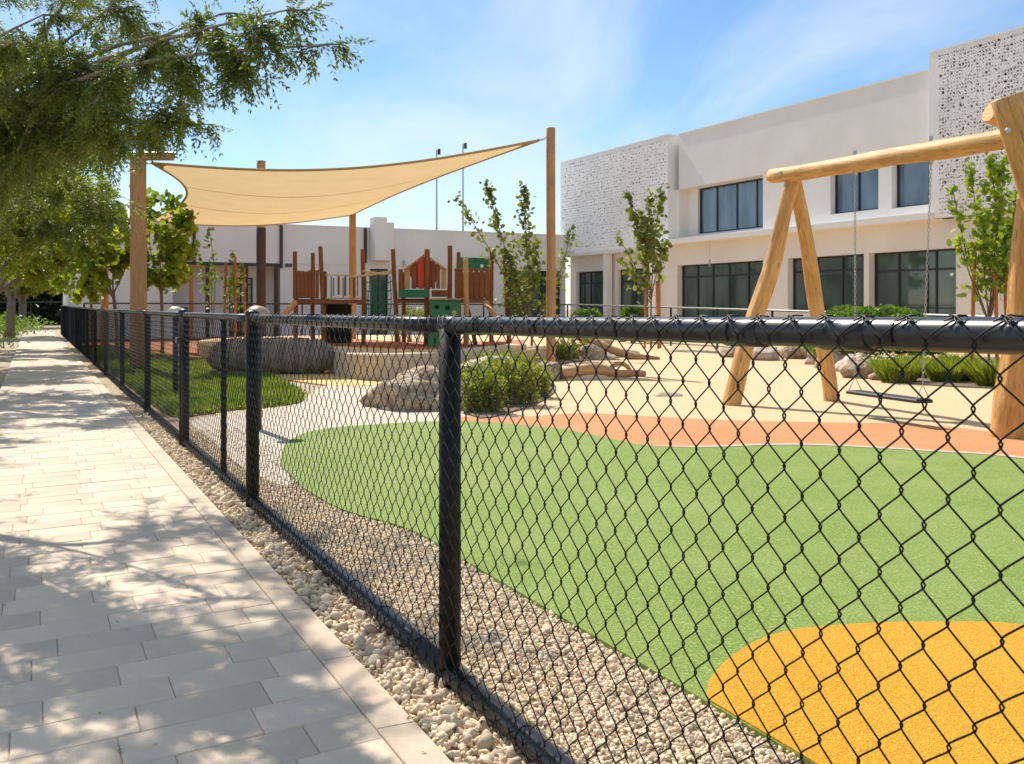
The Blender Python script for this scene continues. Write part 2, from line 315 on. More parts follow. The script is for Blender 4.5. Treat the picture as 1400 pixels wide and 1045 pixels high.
# ------------------------------------------------------------------ ground
sheet('ground', [(-400, -60), (400, -60), (400, 900), (-400, 900)], 0, M_ground)
sheet('pavement_bed', [FP(-4, PAVE_R), FP(58, PAVE_R), FP(58, PAVE_L), FP(-4, PAVE_L)], 0.0285, M_joint)
gravel = sheet('gravel_strip', [FP(-4, -0.68), FP(56, -0.72), FP(56, PAVE_R-0.005), FP(-4, PAVE_R-0.005)], 0.008, M_gravelbed)
pave = bpy.data.objects.new('pavement', mesh('pavement', [(*FP(57.4, PAVE_L), 0.033), (*FP(58, PAVE_L), 0.033), (*FP(58, PAVE_R), 0.033), (*FP(57.4, PAVE_R), 0.033)], [(0, 3, 2, 1)], M_paverfar)); place(pave); pave['kind'] = 'structure'
rg = random.Random(4)
SK = math.tan(radians(7)); ROW = 0.205; BORD = 0.12
def pave_rows(t0, t1, fn):
    k = 0; t = t0
    while t < t1:
        b = BORD; first = 0.36*(0.35+0.5*((k*0.618) % 1))
        L = first
        while b < 1.455:
            b1 = min(b+L, 1.46)
            if 1.46-b1 < 0.09: b1 = 1.46
            fn(t, t+ROW, b, b1); b = b1; L = 0.36*rg.uniform(0.92, 1.08)
        k += 1; t += ROW
paver_mesh = {}
cnt = [0]
def one_paver(t0, t1, b0, b1):
    g = 0.0011; w_ = round((b1-b0)/0.02)*0.02
    key = w_
    if key not in paver_mesh:
        mb = MB(); hw = 0.5
        mb.cbox((-ROW/2+g, -hw, 0), (ROW/2-g, hw, 0.034), 0.003); 
        vv = []
        for (x, y, z) in mb.v:
            yy = y*(w_-2*g) if abs(y) > 0.499 else (abs(y)/y)*((w_-2*g)/2-0.003)
            vv.append((x-yy*SK, yy, z))
        # local x along D, y along Q
        paver_mesh[key] = mesh('paver', vv, mb.f, M_paver)
    bc = (b0+b1)/2; c = FP((t0+t1)/2-bc*SK, PAVE_R+bc)
    R = Matrix(((D.x, Q.x, 0, 0), (D.y, Q.y, 0, 0), (0, 0, 1, 0), (0, 0, 0, 1)))
    # keep right-handed: Q x D sign
    M = T(c[0], c[1], 0.0+rg.uniform(-0.0012, 0.0012)) @ R @ Matrix.Diagonal((1, (b1-b0)/w_, 1, 1))
    M = M @ Matrix.Rotation(rg.uniform(-0.004, 0.004), 4, 'Z') @ Matrix.Rotation(rg.uniform(-0.004, 0.004), 4, 'X')
    obj('paver', paver_mesh[key], pave, M); cnt[0] += 1
tA = tY(1.7); tB = tA+ROW*55
pave_rows(tA, tB, one_paver)
far = MB()
def far_paver(t0, t1, b0, b1):
    g = 0.0011
    far.cbox((t0+g, b0+g, 0), (t1-g, b1-g, 0.034+rg.uniform(-0.001, 0.001)), 0.003, lambda x, y, z: (*FP(x-y*SK, PAVE_R+y), z))
pave_rows(tB, 57, far_paver); pave_rows(tA-10*ROW, tA, far_paver)
o = far.build('pavers_beyond', M_paverfar, pave); o['kind'] = 'stuff'
for k in range(60):        # border course
    t0 = tA-1+k*0.62
    if t0 > 40: break
    mb = MB(); mb.cbox((t0+0.001, 0.0, 0), (t0+0.619, BORD-0.003, 0.036), 0.003, lambda x, y, z: (*FP(x, PAVE_R+y), z))
    mb.build('edging_stone', M_kerb, pave)
# play surface
def GP(l, z=0): return [G(a, b, z) for a, b in l]
beige_pts = [FP(-4.5, -0.7), FP(9.5, -0.7)]+GP([(330, 560), (420, 553), (470, 540), (455, 505), (430, 486)])+[(-6, 34), (-3, 46), (3, 47), (22, 14), (12, -1)]
sheet('beige_play_surface', beige_pts, 0.014, M_beige)
sheet('cream_path', GP([(262, 578), (330, 566), (405, 556), (440, 530), (500, 524), (560, 540), (640, 566), (700, 572), (640, 582), (560, 584), (470, 588), (415, 598), (388, 625), (395, 668), (330, 640), (290, 605)]), 0.018, M_cream, smooth=4)
sheet('ochre_patch', GP([(330, 512), (400, 500), (500, 500), (570, 512), (560, 522), (480, 530), (400, 522)]), 0.022, M_ochre, smooth=4)
orange_px = [(618, 575), (660, 572), (700, 573.5), (775, 568), (820, 568), (914, 573), (1000, 577), (1118, 580), (1254, 583), (1400, 600), (1600, 640), (1600, 700), (1400, 645), (1200, 630), (1000, 628), (886, 625), (800, 610), (700, 592)]
sheet('orange_play_surface', GP(orange_px), 0.020, M_orange, smooth=5)
green_top = [(383, 640), (388, 615), (410, 598), (450, 589), (520, 583), (600, 579), (660, 580), (720, 585), (769, 590), (828, 602), (886, 613), (960, 616), (1055, 613), (1137, 614), (1276, 622), (1400, 632), (1700, 680)]
green_pts = GP(green_top)+[(5.5, 0.6), (2.2, -0.6)]
eL = [FP(-4.4, -0.66), FP(-2, -0.665), FP(0, -0.665), FP(1.2, -0.665), FP(2.2, -0.66)]+GP([(470, 703), (415, 672)])
def open_smooth(pts, k):
    o = []; n = len(pts)
    for i in range(n-1):
        q = [Vector((*pts[min(max(i+j-1, 0), n-1)], 0)) for j in range(4)]
        p0, p1, p2, p3 = q
        for j in range(k):
            t = j/k; o.append(tuple((0.5*((2*p1)+(-p0+p2)*t+(2*p0-5*p1+4*p2-p3)*t*t+(-p0+3*p1-3*p2+p3)*t**3))[:2]))
    o.append(pts[-1]); return o
gt = open_smooth(GP(green_top), 6); gl = open_smooth(eL, 4)
sheet('green_play_surface', gt+[(6.5, 2.0), (5.5, -1.5), (1.9, -1.5)]+gl, 0.026, M_green, side=0.024)
line = open_smooth(GP(green_top[10:]), 6); v = []; f = []
for i, p in enumerate(line):
    a = Vector(line[max(i-1, 0)]); b = Vector(line[min(i+1, len(line)-1)]); t_ = (b-a).normalized(); nrm = Vector((-t_.y, t_.x)); wd = 0.045*min(1, i/8+0.1)
    v += [(p[0], p[1], 0.030), (p[0]+nrm.x*wd*2, p[1]+nrm.y*wd*2, 0.030)]
for i in range(len(line)-1): f.append((2*i, 2*i+2, 2*i+3, 2*i+1))
o = wobj('cream_joint_line', v, f, M_cream, origin=(0, 0, 0)); o['kind'] = 'structure'
yl = [(966, 968), (972, 940), (1002, 908), (1043, 884), (1094, 871), (1171, 864), (1263, 861), (1400, 865), (1600, 900), (1850, 990)]
ylp = open_smooth(GP(yl), 6)
sheet('yellow_play_surface', ylp+[(2.8, -0.3), FP(-4.2, -0.663)]+open_smooth([FP(-4.0, -0.662), FP(-2.5, -0.662), FP(-1.2, -0.664)], 2), 0.032, M_yellow, side=0.030)
# ------------------------------------------------------------------ gravel stones
def ico(sub):
    bm = bmesh.new(); bmesh.ops.create_icosphere(bm, subdivisions=sub, radius=1)
    v = np.array([x.co[:] for x in bm.verts]); f = np.array([[q.index for q in x.verts] for x in bm.faces]); bm.free(); return v, f
IV, IF_ = ico(1); IV2, IF2 = ico(2)
nr = np.random.RandomState(5)
def facet(v, rs_, k=7, lo=0.32, hi=0.68):
    for _ in range(k):
        n_ = rs_.normal(size=3); n_ /= np.linalg.norm(n_); d_ = rs_.uniform(lo, hi); e_ = np.maximum(0, v @ n_-d_); v = v-e_[:, None]*n_
    return v
def stone_shapes(n, V, amp):
    out_ = []
    for i in range(n):
        v = facet(V*(1+nr.uniform(-amp*.5, amp*.5, (len(V), 1))), nr)*1.45; v = v*nr.uniform([0.75, 0.7, 0.5], [1.25, 1.1, 0.85])
        out_.append(v)
    return out_
shapes = stone_shapes(24, IV, 0.38)
def rotz(a): c, s = np.cos(a), np.sin(a); return np.array([[c, -s, 0], [s, c, 0], [0, 0, 1]])
def rnd_rot():
    q = nr.normal(size=4); q /= np.linalg.norm(q); a, b, c, d = q
    return np.array([[1-2*(c*c+d*d), 2*(b*c-a*d), 2*(b*d+a*c)], [2*(b*c+a*d), 1-2*(b*b+d*d), 2*(c*d-a*b)], [2*(b*d-a*c), 2*(c*d+a*b), 1-2*(b*b+c*c)]])
def stones(name, pts, sizes, flat=True, zbase=0.008):
    n = len(pts); vv = np.empty((n, len(IV), 3)); 
    rots = [rnd_rot() for _ in range(60)]
    for i in range(n):
        s = shapes[nr.randint(24)] @ rots[nr.randint(60)].T
        vv[i] = s*sizes[i]+np.array([pts[i][0], pts[i][1], zbase+sizes[i]*pts[i][2]])
    ff = (IF_[None]+np.arange(n)[:, None, None]*len(IV)).reshape(-1, 3)
    o = obj(name, mesh(name, vv.reshape(-1, 3), ff, M_stone), gravel, None); o['kind'] = 'stuff'; return o
pts = []; sz = []
for i in range(9500):          # pavement side
    Yt = 1.9+11*(nr.rand()**1.7); b = nr.uniform(-0.02, PAVE_R-0.008); x, y = FP(tY(Yt), b); s = 0.0065+0.010*nr.rand()**2
    pts.append((x, y, nr.uniform(0.1, 1.3))); sz.append(s)
for i in range(26000):         # play side
    Yt = 1.5+8.5*(nr.rand()**1.5); b = -nr.uniform(0.0, 0.668); x, y = FP(tY(Yt), b); s = 0.0055+0.0055*nr.rand()
    pts.append((x, y, nr.uniform(0.0, 1.0))); sz.append(s)
stones('gravel', pts, sz)
bigshapes = [mesh('stone', (v*1.0), IF2, M_stone1) for v in stone_shapes(14, IV2, 0.16)]
for i in range(290):
    Yt = 2.1+6.5*(nr.rand()**1.6); b = nr.uniform(0.0, PAVE_R-0.03); x, y = FP(tY(Yt), b); s = 0.012+0.016*nr.rand()**1.5
    obj('stone', bigshapes[nr.randint(14)], gravel, T(x, y, 0.012+s*0.65) @ Matrix(rnd_rot().tolist()).to_4x4() @ Matrix.Scale(s, 4))
# ------------------------------------------------------------------ the chain link fence
ZK = ([0.3, 1.38, 3.27, 6.2, 12, 19.2, 30, 48], [1.222, 1.209, 1.195, 1.187, 1.197, 1.215, 1.27, 1.39])
def rz_(t): return float(np.interp(3.27+0.902*t, *ZK))
RR = 0.0265; ZB = 0.062; PU = 0.087; PZ = 0.090; WR = 0.00165
def chainlink(name, t0, t1, parent, nps, sides, q0=-1, wrap=True, zt=None, off=None, wr=WR):
    """one bay of interlinked zigzag wires"""
    off = off if off is not None else RR+0.003; V = []; Fc = []; nb = 0
    n = int(round((t1-t0)/(PU/2))); pu = 2*(t1-t0)/n
    topw = 0.035 if wrap else 0.0
    jit = random.Random(int(t0*10)+5)
    for i in range(n):
        zc = (zt(t0+i*pu/2) if zt else rz_(t0+i*pu/2)); Lw = zc+topw-0.034
        nh = int(round(Lw/(PZ/2))); nh += (nh+1) % 2
        m = nh*nps; k = np.arange(m+1); ph = k/nps*pi      # phase: 0 at top, going down
        par = i % 2
        tri = np.arcsin(0.935*np.sin(ph+pi/2+par*pi))/np.arcsin(0.935)   # +1 = right knuckle at top for even wires
        A = pu/4+0.0032
        u = t0+(i+0.5)*pu/2+A*tri
        wv = zc+topw-k/m*Lw
        dep = 1.15*wr*np.tanh(3*np.sin(ph+par*pi))*1.0
        u = u + 0.0015*np.sin(wv*9+i*0.7)+0.001*np.sin(wv*23+i)
        ang = np.maximum(0, wv-zc)/off if wrap else np.zeros_like(wv)
        z = np.where(wv > zc, zc+off*np.sin(ang), wv) if wrap else wv; dd = (off*np.cos(ang) if wrap else off*np.ones_like(wv))+dep
        P = np.stack([P0.x+D.x*u+Q.x*dd, P0.y+D.y*u+Q.y*dd, z], 1)
        tg = np.gradient(P, axis=0); tg /= np.linalg.norm(tg, axis=1)[:, None]
        nq = np.array([Q.x, Q.y, 0.0]); s1 = np.cross(tg, nq); s1 /= np.linalg.norm(s1, axis=1)[:, None]+1e-9; s2 = np.cross(tg, s1)
        a = np.arange(sides)*2*pi/sides
        ring = P[:, None]+wr*(s1[:, None]*np.cos(a)[None, :, None]+s2[:, None]*np.sin(a)[None, :, None])
        V.append(ring.reshape(-1, 3))
        r = np.arange(m)[:, None]*sides; kk = np.arange(sides)[None]; k2 = (kk+1) % sides
        Fc.append((np.stack([r+kk, r+k2, r+k2+sides, r+kk+sides], -1)).reshape(-1, 4)+nb); nb += (m+1)*sides
        if wrap and sides > 3 and par == 0:      # twisted barbs on top of the rail
            base = Vector(P[0]); 
            for sgn in (-1, 1):
                d1 = Vector((D.x*sgn, D.y*sgn, 0)); L_ = jit.uniform(0.012, 0.02)
                e1 = base+d1*0.006+Vector((0, 0, 0.002)); e2 = base+d1*L_-Vector((Q.x, Q.y, 0))*jit.uniform(0.004, 0.014)+Vector((0, 0, jit.uniform(-0.002, 0.004)))
                st = base-d1*0.016-Vector((0, 0, 0.007))+Vector((Q.x, Q.y, 0))*0.006
                mb = MB(); mb.tube([st, base-d1*0.004+Vector((Q.x, Q.y, 0))*0.002*sgn, e1, e2], wr, sides)
                vv = np.array(mb.v); V.append(vv); Fc.append(np.array([q for q in mb.f if len(q) == 4])+nb); nb += len(vv)
    v = np.concatenate(V); f = np.concatenate(Fc); M = WM[parent.name]; v = v-np.array(M.translation)
    o = obj(name, mesh(name, v, f, M_wire, True), parent, M.copy()); return o
def fp3(t, b, z): x, y = FP(t, b); return (x, y, z)
def rail(name, t0, t1, parent, z0, z1, r=RR, n=16):
    mb = MB(); k = max(2, int((t1-t0)/0.5)); mb.tube([fp3(t0+(t1-t0)*i/k, 0, z0+(z1-z0)*i/k) for i in range(k+1)], r, n); return mb.build(name, M_black, parent, True)
def post(t, parent, r, top, cap=None, n=20, name='post'):
    mb = MB(); mb.tube([fp3(t, 0, 0.0), fp3(t, 0, top)], r, n); o = mb.build(name, M_post, parent)
    for p in o.data.polygons: p.use_smooth = len(p.vertices) == 4
    if cap:
        c = MB(); c.tube([fp3(t, 0, top-0.03), fp3(t, 0, top+0.002), fp3(t, 0, top+0.012), fp3(t, 0, top+0.022), fp3(t, 0, top+0.027)], [r*1.12, r*1.14, r*1.02, r*0.62, r*0.15], n)
        c.build('post_cap', M_black, o, True)
    return o
def tie(t, parent, z, r=RR):
    mb = MB(); pts_ = []
    for k in range(11):
        a = -0.6+k*0.56; pts_.append(fp3(t+0.0035*k/4, (r+0.0022)*cos(a), z+(r+0.0022)*sin(a)))
    mb.tube(pts_, 0.0016, 5); mb.build('tie_wire', M_wire, parent, True)
fence = thing('chain_link_fence', 'long black chain link fence bay nearest the camera in front of the green surface', 'fence', (P0.x, P0.y, 0))
post(0, fence, 0.036, rz_(0)-0.01); post(tY(0.4), fence, 0.036, rz_(tY(0.4))-0.01)
tG1 = tY(6.21); tG0 = tY(9.05)
post(tG1, fence, 0.041, rz_(tG1)+0.03, True)
tE = tY(-0.7)
segs = [(tE, tY(0.4)), (tY(0.4), 0), (0, tG1-0.04)]
for a, b in segs:
    rail('top_rail', a+0.001, b-0.001, fence, rz_(a), rz_(b)); rail('bottom_rail', a+0.001, b-0.001, fence, ZB, ZB, 0.0335)
chainlink('wire_mesh', tY(0.4), 0, fence, 8, 6, off=0.0355); chainlink('wire_mesh', 0, tG1-0.04, fence, 7, 5, off=0.0355)
for tt in (0.0, tY(0.4)):      # rail end cup on top of the post
    mb = MB(); mb.tube([fp3(tt-0.055, 0, rz_(tt)), fp3(tt-0.05, 0, rz_(tt)), fp3(tt+0.05, 0, rz_(tt)), fp3(tt+0.055, 0, rz_(tt))], [RR+0.0005, RR+0.0035, RR+0.0035, RR+0.0005], 18); mb.build('rail_cup', M_black, fence, True)
for tt in (tY(1.86), tY(1.62)):
    mb = MB(); mb.tube([fp3(tt, 0, rz_(tt)), fp3(tt+0.001, 0, rz_(tt)), fp3(tt+0.11, 0, rz_(tt+0.11))], [RR, RR+0.0016, RR+0.0016], 18); mb.build('rail_sleeve', M_black, fence, True)
rg.seed(9)
for k in range(14): 
    tt = -2.3+k*0.41; tie(tt, fence, rz_(tt)); tie(tt+0.1, fence, ZB, 0.0335)
# gate
gate = thing('mesh_gate', 'black mesh gate leaf between two dome capped fence posts', 'gate', (*FP(tG1+0.1), 0))
tm = tY(7.15); g0 = tG1+0.05; g1 = tG0-0.12
post(g0+0.0, gate, 0.02, rz_(g0)-0.02, n=12, name='stile'); post(tm, gate, 0.021, rz_(tm)-0.02, n=12, name='middle_bar'); post(g1, gate, 0.034, rz_(g1)-0.02, n=12, name='stile')
rail('top_rail', g0-0.02, g1+0.02, gate, rz_(g0)+0.002, rz_(g1), 0.025); rail('bottom_rail', g0+0.021, g1-0.035, gate, ZB+0.002, ZB, 0.025)
chainlink('wire_mesh', g0+0.03, g1-0.03, gate, 5, 4, wrap=False, zt=lambda t: rz_(t)-0.01)
mb = MB(); mb.box((g1-0.02, 0.03, 0.94), (g1+0.10, 0.075, 0.99), lambda x, y, z: fp3(x, y, z)); mb.tube([fp3(g1-0.03, 0.05, 0.9), fp3(g1-0.03, 0.05, 1.03)], 0.012, 8); mb.build('latch', M_black, gate)
# fence beyond the gate
fence2 = thing('chain_link_fence', 'black chain link fence running from the gate away along the pavement', 'fence', (*FP(tG0), 0))
post(tG0, fence2, 0.041, rz_(tG0)+0.03, True)
Ys = [9.05, 11.9, 15.3, 18.6, 22, 25.3, 28.6, 32, 35.5, 39, 43, 48]
for i in range(len(Ys)-1):
    a = tY(Ys[i]); b = tY(Ys[i+1]); post(b, fence2, 0.036, rz_(b)-0.01, n=12)
    rail('top_rail', a+0.03, b, fence2, rz_(a), rz_(b), n=10); rail('bottom_rail', a+0.04, b-0.035, fence2, ZB, ZB, n=10)
    chainlink('wire_mesh', a+0.03, b, fence2, 4 if i < 3 else 2, 4 if i < 3 else 3, wrap=False, zt=lambda t: rz_(t)-0.01)
# ------------------------------------------------------------------ foliage tools
def unit(a): return a/(np.linalg.norm(a, axis=-1, keepdims=True)+1e-9)
def sprays(anchors, dirs, L, nl, ll, lw, rng, ang=0.85):
    """pinnate sprays: N anchors, nl leaflets along each"""
    N = len(anchors); d = unit(dirs); up = np.array([0, 0, 1.0])
    side = unit(np.cross(d, up)+rng.normal(0, 0.35, (N, 3))); Ls = L*rng.uniform(0.6, 1.25, (N, 1))
    V = []
    for j in range(nl):
        f = (j//2+0.8)/(nl//2+0.5); sg = 1 if j % 2 else -1
        drop = np.array([0, 0, -1.0])*(f*f*0.35)*Ls
        base = anchors+d*Ls*f+drop
        ld = unit(d*(cos(ang))+side*sg*sin(ang)+np.array([0, 0, -0.35])+rng.normal(0, 0.22, (N, 3)))
        l_ = ll*rng.uniform(0.7, 1.2, (N, 1))*(1-0.35*abs(f-0.5)); wv = unit(np.cross(ld, up+rng.normal(0, 0.6, (N, 3))))*lw*0.5
        V.append(np.stack([base, base+ld*l_*0.45+wv, base+ld*l_, base+ld*l_*0.45-wv], 1))
    # rachis
    wv = side*0.0011*L/0.15; V.append(np.stack([anchors-wv, anchors+wv, anchors+d*Ls+np.array([0, 0, -0.35])*Ls+wv*0.4, anchors+d*Ls+np.array([0, 0, -0.35])*Ls-wv*0.4], 1))
    v = np.concatenate(V, 0).reshape(-1, 3); return v, np.arange(len(v)).reshape(-1, 4)
def broad(centers, normals, size, rng, aspect=0.8, k=6):
    N = len(centers); n = unit(normals); a = unit(np.cross(n, rng.normal(0, 1, (N, 3)))); b = np.cross(n, a); s = size*rng.uniform(0.6, 1.25, (N, 1))
    V = []
    for j in range(k):
        th = 2*pi*j/k; rr = 1.0 if j else 1.15
        V.append(centers+a*s*0.5*cos(th)*rr+b*s*0.5*aspect*sin(th)+n*s*0.10*abs(sin(th)))
    v = np.stack(V, 1).reshape(-1, 3); return v, np.arange(len(v)).reshape(-1, k)
def curve(p, q, n, rng, bend=0.15, sag=0.1):
    p = np.array(p); q = np.array(q); L = np.linalg.norm(q-p); o_ = rng.normal(0, bend*L, 3); t = np.linspace(0, 1, n)[:, None]
    return p*(1-t)+q*t+np.sin(t*pi)*(o_*0.5+np.array([0, 0, sag*L]))
def crown_tree(name, label, base, height, center, radii, rng, leafmat, barkmat, n1, n2, n3, nsp, sp, tr=0.12, extra=(), group=None, zmin=1.9, dens=None, fork=1.7, cat='tree'):
    t = thing(name, label, cat, base, group); base = np.array(base, float); center = np.array(center, float); radii = np.array(radii, float)
    mb = MB(); fk = base+np.array([(center[0]-base[0])*0.25, (center[1]-base[1])*0.25, fork])
    tp = curve(base, fk, 6, rng, 0.03, 0); mb.tube(tp, [tr*1.35, tr*1.05, tr, tr*0.95, tr*0.92, tr*0.9], 10)
    nodes = [tp[-1]]; 
    def samp(n, shell=0.55):
        o_ = []
        while len(o_) < n:
            d = rng.normal(size=3); d /= np.linalg.norm(d); p = center+radii*d*(rng.uniform(shell, 1))
            if p[2] > zmin: o_.append(p)
        return o_
    lv1 = []
    for i in range(n1):
        a = 2*pi*i/n1+rng.uniform(-.4, .4); d = np.array([cos(a)*0.75, sin(a)*0.75, rng.uniform(0.05, 0.75)]); q = center+radii*d
        c = curve(fk+np.array([0, 0, -0.25*rng.rand()]), q, 9, rng, 0.14, 0.06); mb.tube(c, list(np.linspace(tr*0.48, tr*0.09, 9)), 7, False); lv1 += list(c[2:])
    for e in extra:
        c = curve(fk, e[0], 11, rng, 0.06, 0.10); mb.tube(c, list(np.linspace(tr*0.22, tr*0.03, 11)), 7, False); lv1 += list(c[3:])
    L1 = np.array(lv1); lv2 = []
    for q in samp(n2, 0.5):
        j = np.argmin(((L1-q)**2).sum(1)+rng.uniform(0, .5, len(L1))); c = curve(L1[j], q, 6, rng, 0.16, 0.05); mb.tube(c, list(np.linspace(tr*0.15, tr*0.04, 6)), 5, False); lv2 += list(c[1:])
    L2 = np.array(lv2+lv1); A = []; Dr = []
    ends = np.array(lv2)[4::5]; tg = [q_ for q_ in (ends[rng.randint(len(ends))]+rng.normal(0, 1, 3)*radii*0.13 for _ in range(n3)) if q_[2] > zmin-0.1]
    for e in extra:       # long explicit outer branches, densely leafed
        e0 = np.array(e[0]); s_ = np.array(fk)
        for k in range(e[1]):
            f = rng.uniform(e[3] if len(e) > 3 else 0.45, 1.0); tg.append(s_*(1-f)+e0*f+rng.normal(0, 1, 3)*np.array([e[2], e[2], e[2]*0.7])*(1.25-f)+np.array([0, 0, 0.12*(1-f)]))
        tg.append(e0+np.array([0.1, 0, 0]))
    for q in tg:
        j = np.argmin(((L2-q)**2).sum(1)); p = L2[j]; c = curve(p, q, 5, rng, 0.12, 0.04); mb.tube(c, list(np.linspace(0.006*tr/0.1, 0.002, 5)), 3, False)
        m = nsp; f = rng.uniform(0.15, 1.05, m)*4; i0 = np.clip(f.astype(int), 0, 3); pos = c[i0]+(c[i0+1]-c[i0])*(f-i0)[:, None]
        dd = unit(q-p)[None]*0.5+rng.normal(0, 0.55, (m, 3))+np.array([0, 0, -0.35]); A.append(pos); Dr.append(dd)
    o = mb.build('trunk', barkmat, t, True)
    A = np.concatenate(A); Dr = np.concatenate(Dr)
    if sp[0] == 'p': v, f = sprays(A, Dr, sp[1], sp[2], sp[3], sp[4], rng)
    else:
        A = A+rng.normal(0, sp[2], A.shape); nn = rng.normal(0, 0.7, A.shape)+np.array([0, -0.3, 0.5]); v, f = broad(A, nn, sp[1], rng)
    M = WM[t.name]; obj('crown', mesh('crown', v-np.array(M.translation), f, leafmat), t, M.copy()); return t
R = np.random.RandomState
PATHG = None
def TL(Y, c=-1.0): return (-0.479*Y+c, Y, 0)
def EX(px, py, Y, n, sp, f=0.45): return ((GX(px, Y), Y, GZ(py, Y)), n, sp, f)
crown_tree('shade_tree', 'big feathery shade tree overhanging the near pavement at the top left', TL(7.2), 5, (-4.1, 7.0, 4.0), (1.85, 2.4, 1.5), R(1), M_leaf1, M_bark, 6, 52, 600, 20,
           ('p', 0.11, 12, 0.030, 0.0095), tr=0.12, zmin=2.35,
           extra=[EX(436, 62, 3.8, 24, 0.07, .55), EX(392, 14, 3.9, 30, 0.10, .45), EX(345, 50, 4.0, 26, 0.10, .45), EX(262, 170, 4.7, 10, 0.06, .75), EX(300, 20, 4.3, 34, 0.2, .3), EX(200, 82, 4.8, 30, 0.15, .3), EX(110, 90, 5.0, 40, 0.25, .3), EX(60, 20, 4.8, 46, 0.25, .3), EX(15, 60, 4.4, 46, 0.22, .3), EX(150, 12, 4.6, 40, 0.2, .3), EX(105, 190, 5.6, 34, 0.18, .3), EX(40, 170, 5.4, 36, 0.25, .3), EX(185, 188, 6.0, 12, 0.10, .6)])
crown_tree('shade_tree', 'second feathery shade tree along the pavement, just behind the big overhanging one', TL(14.3), 5, (-8.1, 14.4, 3.9), (2.6, 3.0, 1.75), R(2), M_leaf1, M_bark, 6, 60, 650, 20, ('p', 0.22, 8, 0.075, 0.027), tr=0.12, zmin=2.2)
crown_tree('shade_tree', 'third shade tree along the pavement with low yellowish green foliage', TL(21.5), 5, (-11.5, 21.5, 4.0), (2.7, 3.2, 2.0), R(3), M_leaf2, M_bark, 5, 50, 520, 18, ('p', 0.28, 6, 0.12, 0.048), tr=0.12, zmin=2.1)
crown_tree('shade_tree', 'shade tree whose grey trunk stands at the left picture edge', TL(29.5, -1.2), 5, (-15.0, 29.5, 4.2), (3.2, 3.4, 2.2), R(4), M_leaf2, M_bark, 5, 40, 460, 16, ('p', 0.32, 6, 0.15, 0.06), tr=0.13, zmin=2.1)
crown_tree('shade_tree', 'shade tree with pale grey trunk left of the pavement, second from the far end', (-22.0, 43.8, 0), 6, (-21.6, 43.8, 4.6), (4.2, 4.4, 2.6), R(5), M_leaf2, M_bark, 5, 40, 480, 15, ('p', 0.42, 6, 0.22, 0.09), tr=0.20, zmin=2.2)
crown_tree('shade_tree', 'farthest shade tree with forked grey trunk beside the end of the pavement', (-32.1, 65.5, 0), 6, (-31.5, 65, 5.0), (5.5, 5, 3.0), R(6), M_leaf2, M_bark, 4, 40, 480, 15, ('p', 0.55, 6, 0.30, 0.12), tr=0.26, zmin=2.6)
# leafy young trees with large leaves behind the big pole
crown_tree('fig_tree', 'bright large-leaved young tree left of the thick shade sail pole', (GX(160, 27), 27, 0), 4, (GX(138, 27), 27, 3.3), (1.2, 1.2, 1.45), R(7), M_leaf3, M_bark2, 4, 30, 170, 12, ('b', 0.21, 0.08), tr=0.05, zmin=1.7)
crown_tree('fig_tree', 'bright large-leaved young tree right behind the thick shade sail pole', (GX(222, 26), 26, 0), 4, (GX(216, 26), 26, 3.0), (0.95, 0.9, 1.5), R(8), M_leaf3, M_bark2, 5, 34, 150, 12, ('b', 0.20, 0.07), tr=0.045, zmin=1.75)
crown_tree('fig_tree', 'small yellowish young tree low between the far fence posts and the sail pole', (GX(128, 33), 33, 0), 4, (GX(112, 33), 33, 2.4), (0.8, 1.0, 1.0), R(9), M_leaf3, M_bark2, 4, 14, 60, 10, ('b', 0.23, 0.08), tr=0.045, zmin=1.5)
def stem_tree(name, label, base, stems, lsize, rng, leafmat, r=0.03, per=38, spread=0.16, stakes=(), group=None, z0=0.25):
    t = thing(name, label, 'tree', base, group); base = np.array(base, float); mb = MB(); A = []
    for (st, tip, dens) in stems:
        s0 = base+np.array([0, 0, st]); c = curve(s0, tip, 9, rng, 0.05, 0.0); mb.tube(c, list(np.linspace(r, 0.006, 9)), 6, False)
        n = int(per*1.55*dens); f = (z0+(1-z0)*rng.rand(n)**0.8)*7.999; i0 = f.astype(int); pos = c[i0]+(c[i0+1]-c[i0])*(f-i0)[:, None]
        off = rng.normal(0, spread, (n, 3))*np.array([1, 1, 0.7])*(1.2-f/8)[:, None]
        for p, o_ in zip(pos[::2], off[::2]): mb.tube([p, p+o_*0.9], [0.006, 0.003], 3, False)
        A.append(pos+off); A.append(pos[::2]+off[::2]+rng.normal(0, 0.07, off[::2].shape))
    mb.tube([base, base+np.array([0, 0, max(s[0] for s in stems)+0.02])], [r*1.5, r*1.2], 8)
    mb.build('trunk', M_bark2, t, True); A = np.concatenate(A); nn = rng.normal(0, 0.8, A.shape)+np.array([-0.2, -0.4, 0.5])
    v, f = broad(A, nn, lsize, rng, 0.8); M = WM[t.name]; obj('crown', mesh('crown', v-np.array(M.translation), f, leafmat), t, M.copy())
    for i, (dx, dy, h) in enumerate(stakes): log_obj('stake', (base[0]+dx, base[1]+dy, 0), (base[0]+dx*0.8, base[1]+dy*0.8, h), 0.035, 0.035, M_stake, t, n=8, seg=3, seed=i)
    if stakes:
        mb = MB(); zt = min(s[2] for s in stakes)*0.82
        for i, (dx, dy, h) in enumerate(stakes): mb.tube([(base[0]+dx*.85, base[1]+dy*.85, zt), (base[0], base[1], zt+0.03)], 0.012, 4)
        mb.build('tie_strap', M_rope, t)
    return t
def P3(px, py, Y): return (GX(px, Y), Y, GZ(py, Y))
